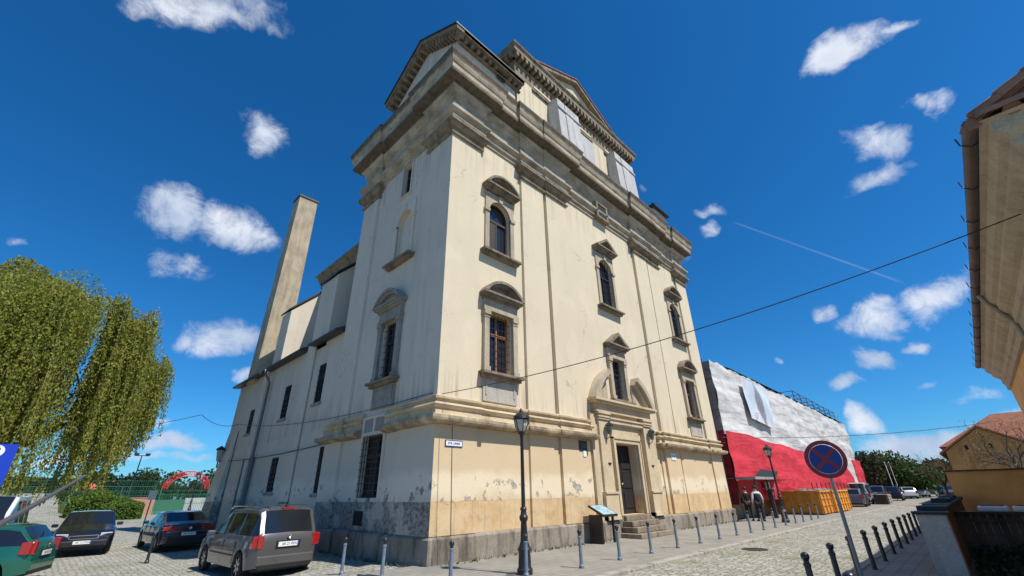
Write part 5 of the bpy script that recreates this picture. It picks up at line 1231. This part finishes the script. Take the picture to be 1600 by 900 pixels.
# ================================================================== sports ground: fence, brick wall, arched gate
Y0 = 59.0
def xat(u, v=780, y=Y0): r = ray(u, v); return CAM.x + r.x*(y-CAM.y)/r.y
def zat(u, v, y=Y0): r = ray(u, v); return CAM.z + r.z*(y-CAM.y)/r.y
M['mesh'] = simple('green_mesh', (.03, .14, .09), .6); M['court'] = simple('court_green', (.05, .17, .10), .9, var=.2)
xg0, xg1 = xat(248), xat(322)
gate = thing('arched_gate', 'green iron sports ground gate under a red lettered arch', 'gate', ((xg0+xg1)/2, Y0, 0)); cxg = (xg0+xg1)/2; hwg = (xg1-xg0)/2
q = MB()
for s_ in (-1, 1): q.box(s_*hwg-.06, s_*hwg+.06, -.05, .05, 0, 2.75)
n = 26
for k in range(n+1): x = -hwg+2*hwg*k/n; q.box(x-.015, x+.015, -.015, .015, .1, 2.1)
for z in (.15, 1.1, 2.1): q.box(-hwg, hwg, -.02, .02, z-.025, z+.025)
q.build('gate_leaf', M['mesh'], gate)
zap = zat(285, 736); arch_h = zap-2.75
q = MB()
ptsA = [(hwg*math.cos(a), 0, 2.75+arch_h*math.sin(a)) for a in [math.pi*i/24 for i in range(25)]]; ptsB = [((hwg-.5)*math.cos(a), 0, 2.7+(arch_h-.5)*math.sin(a)) for a in [math.pi*i/24 for i in range(25)]]
q.tube(ptsA, .06, 6); q.tube(ptsB, .06, 6)
for i in range(0, 25, 2): q.bar(ptsA[i], ptsB[i], .05)
q.build('arch', simple('arch_red', (.55, .03, .04), .5), gate)
txt = 'BAZA SPORTIVA CETATE'
for i, ch in enumerate(txt):
    if ch == ' ': continue
    a = math.pi*(1-(i+.8)/(len(txt)+.6)); c_, s_ = math.cos(a), math.sin(a); px_, pz_ = (hwg-.25)*c_, 2.72+(arch_h-.25)*s_
    rot = a-math.pi/2; text_obj('lettering', ch, .62, bpy.data.materials['arch_red'], frameM((px_, -.06, pz_), (math.cos(rot), 0, math.sin(rot)), (-math.sin(rot), 0, math.cos(rot))), gate, extrude=.02)
def brickmat():
    g = G('orange_brick'); b = g.n('ShaderNodeTexBrick'); b.inputs['Scale'].default_value = 1; b.inputs['Brick Width'].default_value = .25; b.inputs['Row Height'].default_value = .08; b.inputs['Mortar Size'].default_value = .01
    mp = g.n('ShaderNodeMapping'); mp.inputs['Rotation'].default_value = (rad(90), 0, 0); g.set(mp.inputs[0], g.P); g.set(b.inputs['Vector'], mp.outputs[0]); g.set(b.inputs['Color1'], (.48, .2, .13)); g.set(b.inputs['Color2'], (.40, .17, .11)); g.set(b.inputs['Mortar'], (.4, .33, .26)); g.color(b.outputs['Color']); g.rough(.9); return g.m
M['brick'] = brickmat()
q = MB(); q.box(xat(176), xg0-.35, Y0-.15, Y0+.15, 0, 1.75); q.box(xat(176)-.02, xg0-.33, Y0-.19, Y0+.19, 1.75, 1.83); tag(q.build('brick_wall', M['brick']), 'low orange brick wall to the left of the arched gate', 'wall')
q = MB(); q.box(xg1+.1, xg1+.75, Y0-.25, Y0+.25, 0, 1.85); q.box(xg1+.06, xg1+.79, Y0-.29, Y0+.29, 1.85, 1.93); tag(q.build('brick_pier', M['brick']), 'orange brick pier on the right of the arched gate', 'pier')
def meshfence(x0, x1, y, h, label):
    t = thing('mesh_fence', label, 'fence', (x0, y, 0), group='green sports ground fences'); q = MB(); n = int((x1-x0)/3)
    for k in range(n+1): x = (x1-x0)*k/n; q.tube([(x, 0, 0), (x, 0, h)], .04, 5)
    for z in (h, h*.66, h*.33): q.tube([(0, 0, z), (x1-x0, 0, z)], .02, 4)
    q.build('post', M['mesh'], t); q = MB(); m = int((x1-x0)/.28)
    for k in range(m): x = k*.28; q.box(x, x+.018, -.006, .006, .05, h-.02)
    for k in range(int(h/.28)): q.box(0, x1-x0, .007, .017, .1+k*.28, .118+k*.28)
    q.build('wire_mesh', M['mesh'], t)
    return t
meshfence(-16, xg0-.4, Y0+1.5, 3.0, 'tall green mesh fence behind the brick wall and hedges'); meshfence(xg1+.8, 22, Y0+1, 3.0, 'tall green mesh fence right of the arched gate')
meshfence(-10, 30, Y0+22, 4.2, 'farther green mesh fence across the sports court')
q = MB(); q.box(-30, 60, Y0+3, Y0+60, -.05, .02); tag(q.build('sports_court', M['court']), kind='structure')
q = MB(); q.box(-12, 30, Y0+21, Y0+21.1, 0.1, 1.5); tag(q.build('windbreak', M['court']), 'dark green windbreak panel along the far court fence', 'windbreak')
q = MB(); q.box(xat(290, y=Y0+12), xat(345, y=Y0+12), Y0+12, Y0+12.3, 0, 1.7); 
tag(q.build('dugout_board', M['white_panel']), 'white advertising board seen through the arched gate', 'board')
q = MB(); x0, x1 = xat(132, y=95), xat(182, y=95); z1_ = zat(150, 750, 95)
hb = thing('house', 'low house with bright orange roof beyond the hedges', 'house', (x0, 95, 0)); q.box(0, x1-x0, 0, 6, 0, z1_-1.6); q.build('wall', M['plaster'], hb)
q = MB(); q.prism([(-.5, z1_-1.6), (6.5, z1_-1.6), (3, z1_)], -.3, x1-x0+.3, 'x'); q.build('roof', simple('bright_tile', (.50, .13, .05), .8, var=.2), hb)
GT = 'trees behind the sports ground'
for i, (u, v, d, r_, mt, lb) in enumerate(((192, 738, 100, 4.2, 'leaf_dark', 'round dark tree between the orange roof and the floodlight mast'), (245, 733, 105, 5.0, 'leaf_mid', 'taller green tree behind the left end of the red arch'), (335, 742, 110, 4.0, 'leaf_brown', 'small brownish tree seen just right of the red arch'), (120, 748, 110, 5, 'leaf_dark', 'dark tree half hidden behind the willow'), (60, 745, 115, 6, 'leaf_mid', 'green tree behind the willow trunk'), (300, 755, 120, 5, 'leaf_dark', 'low dark tree seen through the red arch'), (0, 745, 110, 6, 'leaf_dark', 'dark tree behind the parking sign'))):
    p = atd(u, v, d); tree('tree', lb, 'tree', (p.x, p.y, 0), p.z, r_, M[mt], GT, 3200, .55, th=1.2, seed=20+i)
# floodlight mast
p = atd(222, 712, 92); fm = thing('floodlight_mast', 'tall floodlight mast rising over the sports ground trees', 'floodlight mast', (p.x, p.y, 0))
q = MB(); q.tube([(0, 0, 0), (0, 0, p.z)], .12, 8, r2=.07); q.build('mast', M['iron'], fm); q = MB(); q.box(-.9, .9, -.05, .05, p.z-.05, p.z+.05); q.box(-1.0, -.4, -.2, .1, p.z+.05, p.z+.35); q.box(.4, 1.0, -.2, .1, p.z+.05, p.z+.35); q.build('lamp_head', M['iron'], fm)
# small white sign on a post near the black saloon
p = onground(238, 775, 40); sg = thing('small_sign', 'small white sign on a dark post beside the black saloon car', 'sign', (p[0], p[1], p[2]))
q = MB(); q.tube([(0, 0, 0), (0, 0, 2.35)], .035, 6); q.build('post', M['iron'], sg); q = MB(); q.box(-.22, .22, -.05, -.03, 1.8, 2.35); q.build('plate', M['white'], sg)
b2 = copy_tree(b1); b2.location = (-4.1, 10.2, gh(-4.1, 10.2)); b2.scale = (1.1, 1.1, 1.15); b2['label'] = 'dark bollard standing close beside the black saloon car'; b2['group'] = 'bollards near the black saloon'

# ================================================================== right side: near building, wall, houses
M['ochre'] = simple('ochre_plaster', (.66, .38, .14), .92, var=.18, scale=1.2, bump=.2, bscale=10); M['ochre_old'] = stone('old_ochre_plaster', (.52, .32, .12), (.42, .25, .09), (.13, .08, .04), .8, .45)
rb = thing('near_building', 'ochre building at the right edge with deep plaster cornice and gutter', 'building', (.8, -12.4, 0), world=True)
q = MB(); q.box(1.2, 20.7, -22, -12.45, 0, 6.3); q.build('wall', M['ochre'], rb)
q = MB(); rp = [(0, 5.25), (.07, 5.28), (.07, 5.5), (.12, 5.55), (.12, 5.75), (.2, 5.82), (.30, 5.95), (.30, 6.05), (.38, 6.12), (.42, 6.2), (.42, 6.34), (.50, 6.38), (0, 6.42)]
M['cornice_cream'] = stone('cream_cornice', (.50, .42, .31), (.42, .35, .255), (.22, .18, .13), 1.5, .4)
q.sweep([(20.71, -15), (20.71, -12.44), (1.19, -12.44), (1.19, -20)], rp, side=1)
q.v = [(p[0], p[1], p[2]) for p in q.v]; q.build('cornice', M['cornice_cream'], rb)
q = MB(); n = 40; half = [(math.cos(math.pi+math.pi*i/8)*.09, math.sin(math.pi+math.pi*i/8)*.09) for i in range(9)]
for (r_) in (0,):
    poly = [(-11.87+a, 6.48+b) for a, b in half]+[(-11.87+a*.85, 6.48+b*.85) for a, b in half[::-1]]
    q.prism(poly, .75, 21.2, 'x')
gut = q.build('gutter', simple('rusty_gutter', (.12, .085, .075), .6, var=.3, scale=3), rb)
for k in range(14): x = 1.3+k*1.5; s2 = MB(); s2.tube([(x, -11.74, 6.60), (x, -11.75, 6.46), (x, -11.85, 6.36), (x, -12.0, 6.42)], .011, 4); s2.build('gutter_hook', M['iron'], gut)
q = MB(); q.add([(.6, -11.93, 6.50), (21.3, -11.93, 6.50), (21.3, -17, 9.15), (6.2, -17, 9.15), (.6, -11.93, 6.42), (21.3, -11.93, 6.42), (21.3, -17, 9.0), (6.2, -17, 9.0), (.6, -22, 6.5), (.6, -22, 6.42)], [(0, 1, 2, 3), (7, 6, 5, 4), (0, 4, 5, 1), (1, 5, 6, 2), (0, 3, 8), (4, 9, 7), (0, 8, 9, 4)])
rr_ = q.build('roof', M['tile_old'], rb, recalc=False)
q = MB(); random.seed(8)
for j in range(9):
    for k in range(26):     # courses of barrel tiles along the hipped end
        t_ = k/26; y = -11.9-t_*10; z = 6.42 + j*.13; x = .82+j*.27
        if j > 1+18*min(5.1, abs(y+11.9), abs(-22-y))/5.1: continue
        q.tube([(x-.10, y, z+.0+random.uniform(-.01, .01)), (x+.3, y+random.uniform(-.02, .02), z+.16)], .1, 6, r2=.075)
for k in range(110):        # and along the eave
    x = .7+k*.187
    for j in range(4): q.tube([(x, -11.9-j*.33, 6.5+j*.172), (x+random.uniform(-.01, .01), -12.28-j*.33, 6.68+j*.172)], .08, 6, r2=.065)
q.build('roof_tiles', M['tile_old'], rb)
q = MB(); q.tube([(9.6, -11.9, 6.4), (9.6, -11.95, 6.25), (9.9, -12.3, 5.6), (9.9, -12.36, 5.0), (9.9, -12.36, 0)], .055, 8); q.build('downpipe', simple('grey_downpipe', (.3, .27, .23), .6), rb)
for k in range(5):
    q = MB(); x = 3.5+k*3.6; q.box(x-.12, x+1.32, -12.45, -12.38, 1.5, 3.9); wn_ = q.build('window', M['cornice_cream'], rb); q = MB(); q.box(x, x+1.2, -12.39, -12.37, 1.62, 3.78); q.build('pane', M['glass'], wn_)
# garden wall with gate pier
M['wall_grey'] = stone('grey_wall_render', (.70, .57, .47), (.60, .48, .39), (.28, .22, .18), 1.2, .4); M['wall_brown'] = stone('old_brown_wall', (.22, .16, .11), (.15, .11, .08), (.06, .045, .035), 2, .6)
t = thing('wall_pier', 'grey rendered wall pier with brown cap in the right foreground', 'pier', (5.6, -9.4, 0), world=True)
q = MB(); q.box(5.35, 5.9, -9.62, -9.17, 0, 1.12); q.build('shaft', M['wall_grey'], t); q = MB(); q.box(5.29, 5.96, -9.67, -9.12, 1.12, 1.17); q.build('cap', M['woodd'], t, bevel=.01)
t = thing('garden_wall', 'old brown garden wall with dark tile coping behind the grey pier', 'wall', (6, -9.4, 0), world=True)
q = MB(); q.box(5.901, 17.7, -9.56, -9.24, 0, 1.16); q.build('wall', M['wall_brown'], t)
q = MB(); random.seed(9)
for k in range(36): x = 5.97+k*.326; q.box(x, x+.318, -9.64+random.uniform(-.02, .02), -9.16+random.uniform(-.02, .02), 1.163+random.uniform(0, .01), 1.235+random.uniform(0, .02))
for k in range(14): x = 9+k*.4; q.box(x, x+.36, -9.55+random.uniform(-.05, .05), -9.25, 1.262, 1.31+random.uniform(0, .04))
q.build('coping', M['woodd'], t)
t = thing('yellow_wall', 'tall ochre plastered wall closing the garden', 'wall', (18, -9.5, 0), world=True)
q = MB(); q.box(18, 18.4, -12.44, -9.42, 0, 2.12); q.build('wall', M['ochre'], t); q = MB(); q.box(17.95, 18.45, -12.44, -9.36, 2.12, 2.17); q.build('coping', M['woodd'], t)
# dark planted fence with white planters on top
t = thing('garden_fence', 'dark low timber fence across the shaded garden', 'fence', (9, -10.4, 0), world=True)
q = MB()
for k in range(19): y = -12.4+k*.15; q.box(9.6, 9.63, y, y+.14, 0, .98)
q.box(9.55, 9.6, -12.4, -9.57, .8, .88); q.box(9.55, 9.6, -12.4, -9.57, .2, .28); q.build('board', M['wall_brown'], t)
q = MB(); q.box(9.45, 9.8, -12.4, -9.57, .98, 1.03); q.build('top_rail', M['woodd'], t)
for k in range(2):
    y = -10.32-k*.62; t = thing('white_planter', ['oblong white planter on the dark fence, left of two', 'oblong white planter on the dark fence, right of two'][k], 'planter', (9.62, y, 1.03), group='white planters on the garden fence')
    q = MB(); q.box(-.13, .13, -.28, .28, 0, .13); q.build('tub', M['white'], t, bevel=.04)
    q = MB(); q.box(-.09, .09, -.2, .2, .131, .15); q.build('soil', M['woodd'], t)
ivy = MB(); random.seed(12)
for k in range(5200): leaf(ivy, Vector((random.uniform(4.5, 9.4), random.uniform(-12.3, -9.7), abs(random.gauss(0, .16)))), random.uniform(.05, .12))
tag(ivy.build('ground_cover', M['leaf_dark'], recalc=False), 'dark ivy-like ground cover in the shaded garden', 'ground cover', kind='stuff')
q = MB(); q.box(4.0, 17.9, -12.44, -9.57, -.02, .02); tag(q.build('garden_soil', M['earth']), kind='structure')
# yellow gabled house, larger roof behind it
yh = thing('gabled_house', 'ochre gabled house with two small attic holes', 'house', (45, -11.4, 0), world=True)
q = MB(); q.prism([(-9.02, 0), (-9.02, 4.15), (-11.42, 5.78), (-13.9, 4.3), (-13.9, 0)], 45, 62, 'x'); q.build('wall', M['ochre_old'], yh)
q = MB()
for (ya, za, yb, zb_) in ((-8.6, 3.92, -11.42, 5.84), (-14.3, 4.1, -11.42, 5.84)): q.prism([(ya, za), (yb, zb_), (yb, zb_+.14), (ya, za+.14)], 44.7, 62.2, 'x')
q.build('roof', M['tile'], yh)
for yy in (-10.35, -11.75): q = MB(); q.box(44.97, 45.01, yy-.09, yy+.09, 4.2, 4.55); q.build('attic_opening', M['dark'], yh)
q = MB(); q.bar((44.9, -12.35, 3.9), (44.9, -12.75, 2.6), .1); q.build('pole', M['kerb'], yh)
bh = thing('house', 'larger house with orange clay roof rising behind the ochre gable', 'house', (58, -13, 0), world=True)
q = MB(); q.box(56.01, 74, -24, -8.9, 0, 5.2); q.build('wall', M['ochre_old'], bh)
q = MB(); q.add([(55.5, -8.4, 5.1), (74.5, -8.4, 5.1), (74.5, -24.5, 5.1), (55.5, -24.5, 5.1), (60, -13.2, 8.2), (70, -13.2, 8.2), (60, -19, 8.2), (70, -19, 8.2)], [(0, 1, 5, 4), (0, 4, 6, 3), (3, 6, 7, 2), (1, 2, 7, 5), (4, 5, 7, 6), (0, 3, 2, 1)]); q.build('roof', M['tile'], bh)
# bare trees near the yellow house
def bare(label, loc, h, seed):
    random.seed(seed); t = thing('bare_tree', label, 'tree', loc, 0, 'leafless trees by the ochre houses'); q = MB(); tips = []
    q.tube([(0, 0, 0), (0, 0, h*.35)], h*.02, 7, r2=h*.015)
    for k in range(6): a = k*1.05+random.random(); limb(q, Vector((0, 0, h*.3)), Vector((math.cos(a), math.sin(a), 1.3)).normalized(), h*.28, h*.009, 3, tips, .08, 3, .8)
    q.build('trunk', M['bark'], t); c = MB()
    for p in tips:
        for _ in range(3): leaf(c, p+Vector((random.gauss(0, .1), random.gauss(0, .1), random.gauss(0, .1))), .09)
    tag(c.build('buds', simple('bud', (.16, .13, .07), .8), t, recalc=False), kind='stuff')
bare('leafless twiggy tree overhanging the ochre house at right', (36, -12.3, 0), 6.6, 3); bare('small leafless tree at the left corner of the ochre gable', (50, -7.9, 0), 5.0, 5)
# far end of the street
GR_ = 'trees along the far street'
for i, (u, v, d, r_, mt, lb) in enumerate(((1352, 716, 92, 3.4, 'leaf_brown', 'brownish tree right beside the end of the red netting'), (1378, 714, 88, 3.6, 'leaf_brown', 'brownish green tree, second from the red netting'), (1403, 710, 90, 4.2, 'leaf_mid', 'bright green tree in the middle of the far street trees'), (1428, 716, 96, 4.2, 'leaf_mid', 'green tree in front of the brick gable'), (1450, 735, 104, 3.6, 'leaf_mid', 'small low green tree near the cream tower'))):
    p = atd(u, v, d); tree('tree', lb, 'tree', (p.x, p.y+1.5, 0), p.z+.5, r_, M[mt], GR_, 3600, .5, th=1.2, seed=40+i)
p = atd(1425, 720, 125); fb = thing('house', 'brown gabled house behind the far street trees', 'house', (p.x, p.y, 0))
q = MB(); q.prism([(0, 0), (0, p.z*.55), (-4, p.z), (-9, p.z*.4), (-9, 0)][::-1], 0, 14, 'x'); q.build('wall', M['ochre_old'], fb); q = MB(); q.prism([(.6, p.z*.5), (-4, p.z+.05), (-4, p.z+.35), (.6, p.z*.5+.3)], -.4, 14.4, 'x'); q.prism([(-9.6, p.z*.35), (-4, p.z+.05), (-4, p.z+.35), (-9.6, p.z*.35+.3)], -.4, 14.4, 'x'); q.build('roof', M['tile_old'], fb)
p = atd(1466, 742, 130); q = MB(); hb = thing('cream_house', 'narrow cream house front at the end of the street', 'house', (p.x, p.y, 0)); q.box(0, 5, -2.2, 1.2, 0, p.z); q.build('wall', M['plaster'], hb); q = MB(); q.prism([(-2.6, p.z), (1.6, p.z), (-.5, p.z+1.4)], -.2, 5.2, 'x'); q.build('roof', M['tile'], hb)
for k in range(3): q = MB(); q.box(-.02, .0, -1.6, .6, .9+k*1.6, 1.5+k*1.6); q.build('window', M['glass'], hb)
for i, (x, y, h, r_) in enumerate(((150, 8, 9, 7), (160, -2, 8, 6), (165, -14, 10, 8), (150, -30, 11, 9), (140, 20, 9, 7), (170, 35, 12, 9), (-60, 130, 10, 9), (-35, 140, 9, 8), (-85, 110, 11, 9), (30, 150, 9, 9), (60, 155, 11, 9))):
    tree('far_tree', ['low', 'broad', 'round', 'tall', 'dense', 'spreading', 'dark', 'loose', 'wide', 'small', 'rough'][i]+' dark tree on the horizon beyond the houses', 'tree', (x, y, 0), h, r_, M['leaf_dark'], 'trees on the horizon', 1500, 1.1, th=.8, seed=70+i)

# ================================================================== overhead cables
def cable(name, label, a, b, sag, r=.012, fuzz=0, n=24):
    q = MB(); pts = [a.lerp(b, i/n)-Vector((0, 0, sag*4*(i/n)*(1-i/n)))+Vector((0, 0, fuzz*random.gauss(0, 1))) for i in range(n+1)]
    q.tube(pts, r, 5); return tag(q.build(name, M['iron'], smooth=True), label, 'cable')
P1 = Vector((-.05, -.09, 4.35)); 
def at_y(u, v, y): r = ray(u, v); return CAM + r*((y-CAM.y)/r.y)
R1 = at_y(1600, 330, -12.3); 
A1 = Vector((.05, -.12, 4.25))
cable('cable', 'thin cable crossing the church front up to the right building', A1, R1+(R1-A1)*.02, .35, .011)
cable('cable', 'frayed cable hanging low in front of the red netting', Vector((20.2, -.2, 4.4)), Vector((36, -12.4, 5.4)), .35, .016, .012, 60)
r_ = ray(315, 648); jn = CAM+r_*30
cable('cable', 'cable sagging along the side wing of the church', at_y(150, 672, 40), jn, .2, .014); cable('cable', 'cable from the junction to the church side wall', jn, Vector((-.06, 20, 5.6)), .3, .014)
cable('cable', 'cable running across the shaded side wall to the corner', Vector((-.12, 20, 5.6)), Vector((-.12, 0.1, 4.3)), .4, .011)
cable('cable', 'twisted dark cable across the side wing below the windows', Vector((-.12, 21, 3.6)), Vector((-.14, 7.1, 3.45)), .12, .022)
cable('cable', 'thin cable running down the corner of the church front', Vector((.5, -.1, 3.4)), Vector((.62, -.1, .1)), .0, .007)

# ================================================================== people
skin_m = simple('skin', (.42, .24, .17), .55)
def skinned(nm, joints, edges, radii, mat, par, sub=1):
    me = bpy.data.meshes.new(nm); me.from_pydata(joints, edges, []); o = bpy.data.objects.new(nm, me); C.objects.link(o)
    md = o.modifiers.new('skin', 'SKIN'); md.use_smooth_shade = True
    lay = me.skin_vertices[0] if me.skin_vertices else None
    if lay is None:
        bm = bmesh.new(); bm.from_mesh(me); bm.verts.layers.skin.verify(); bm.to_mesh(me); bm.free(); lay = me.skin_vertices[0]
    for i, r in enumerate(radii):
        lay.data[i].radius = (r, r) if not isinstance(r, tuple) else r; lay.data[i].use_root = (i == 0)
    ss = o.modifiers.new('sub', 'SUBSURF'); ss.levels = ss.render_levels = sub
    dg = bpy.context.evaluated_depsgraph_get(); dg.update(); m2 = bpy.data.meshes.new_from_object(o.evaluated_get(dg)); bpy.data.objects.remove(o)
    m2.materials.clear(); m2.materials.append(mat); m2.polygons.foreach_set('use_smooth', [True]*len(m2.polygons))
    o2 = bpy.data.objects.new(nm, m2); C.objects.link(o2); o2.parent = par; return o2
def person(label, loc, rz, shirt, vest, trousers, hair, stride=.12, scale=1):
    t = thing('person', label, 'person', loc, rz, 'people walking to the scaffold entrance'); t.scale = (scale,)*3
    # local: faces +x, y left
    J = [(0, 0, .96), (0, 0, 1.12), (0, 0, 1.32), (0, 0, 1.46), (.01, 0, 1.53), (.02, 0, 1.60), (.03, 0, 1.70)]; E = [(i, i+1) for i in range(6)]; Rr = [(.15, .11), (.135, .10), (.17, .11), (.09, .08), .052, .085, .095]
    Rr = [(.11, .15), (.10, .135), (.11, .17), (.08, .10), .052, (.088, .075), (.092, .078)]
    def add(p, par, r): J.append(p); E.append((par, len(J)-1)); Rr.append(r); return len(J)-1
    legs = []; arms = []
    for s_ in (1, -1):
        h = add((0, .10*s_, .90), 0, .095); k = add((.03+stride*s_*.4, .11*s_, .50), h, .065); a = add((stride*s_*.8-.02, .11*s_, .10), k, .045); f = add((stride*s_*.8+.14, .12*s_, .04), a, .04); legs.append((h, k, a, f))
        sh = add((0, .19*s_, 1.40), 3, .06); el = add((-.04, .26*s_, 1.13), sh, .045); wr_ = add((.06-.02*s_, .28*s_, .90), el, .032); hd = add((.09-.02*s_, .28*s_, .83), wr_, (.022, .036)); arms.append((sh, el, wr_, hd))
        for q_ in range(4): b = add((.075+.018*q_-.02*s_, .285*s_, .775), hd, .010); add((.08+.018*q_-.02*s_, .272*s_, .725-.004*abs(q_-1.4)), b, .009)
        th_ = add((.13-.02*s_, .27*s_, .80), hd, .011); add((.135-.02*s_, .265*s_, .765), th_, .009)
    body = skinned('body', J, E, Rr, skin_m, t, 1)
    def grow(ids, extra, nm, mat):
        m = {j: i for i, j in enumerate(ids)}; js = [J[i] for i in ids]; es = [(m[a], m[b]) for a, b in E if a in m and b in m]
        rs = [tuple(x+extra for x in (Rr[i] if isinstance(Rr[i], tuple) else (Rr[i], Rr[i]))) for i in ids]; return skinned(nm, js, es, rs, mat, t, 1)
    grow([0]+[i for l in legs for i in l[:3]], .022, 'trousers', trousers)
    grow([0, 1, 2, 3]+[i for a in arms for i in a[:3]], .016, 'shirt', shirt)
    if vest: grow([0, 1, 2, 3], .05, 'waistcoat', vest)
    for l in legs: f = J[l[3]]; q = MB(); q.box(f[0]-.20, f[0]+.09, f[1]-.045, f[1]+.045, .0, .075); q.build('shoe', M['black'], t, bevel=.025)
    q = MB(); q.lathe([(0, 1.83), (.06, 1.82), (.095, 1.77), (.1, 1.71), (.085, 1.66), (.0, 1.655)], (.005, 0, 0), 14); q.build('hair', hair, t, smooth=True)
    q = MB(); q.prism([(.11, 1.68), (.145, 1.65), (.112, 1.645)], -.014, .014, 'y'); q.build('nose', skin_m, t)
    for s_ in (1, -1): q = MB(); q.box(.104, .114, s_*.035-.01, s_*.035+.01, 1.69, 1.70); q.build('eye', M['black'], t)
    return t
navy = simple('navy_cloth', (.012, .014, .028), .8); wsh = simple('white_cloth', (.62, .62, .65), .8); drk = simple('black_cloth', (.012, .011, .014), .85); hairm = simple('dark_hair', (.02, .012, .01), .7)
person('person in dark waistcoat with white sleeves walking past the church corner', (20.6, -1.35, .05), rad(35), wsh, navy, drk, hairm, .16, .96)
person('person in black standing just beyond the one with white sleeves', (20.75, -.75, .05), rad(40), drk, None, drk, hairm, .1, .93)
bpy.context.view_layer.update()
for o in ROOTS:
    if '_root' in o: del o['_root']
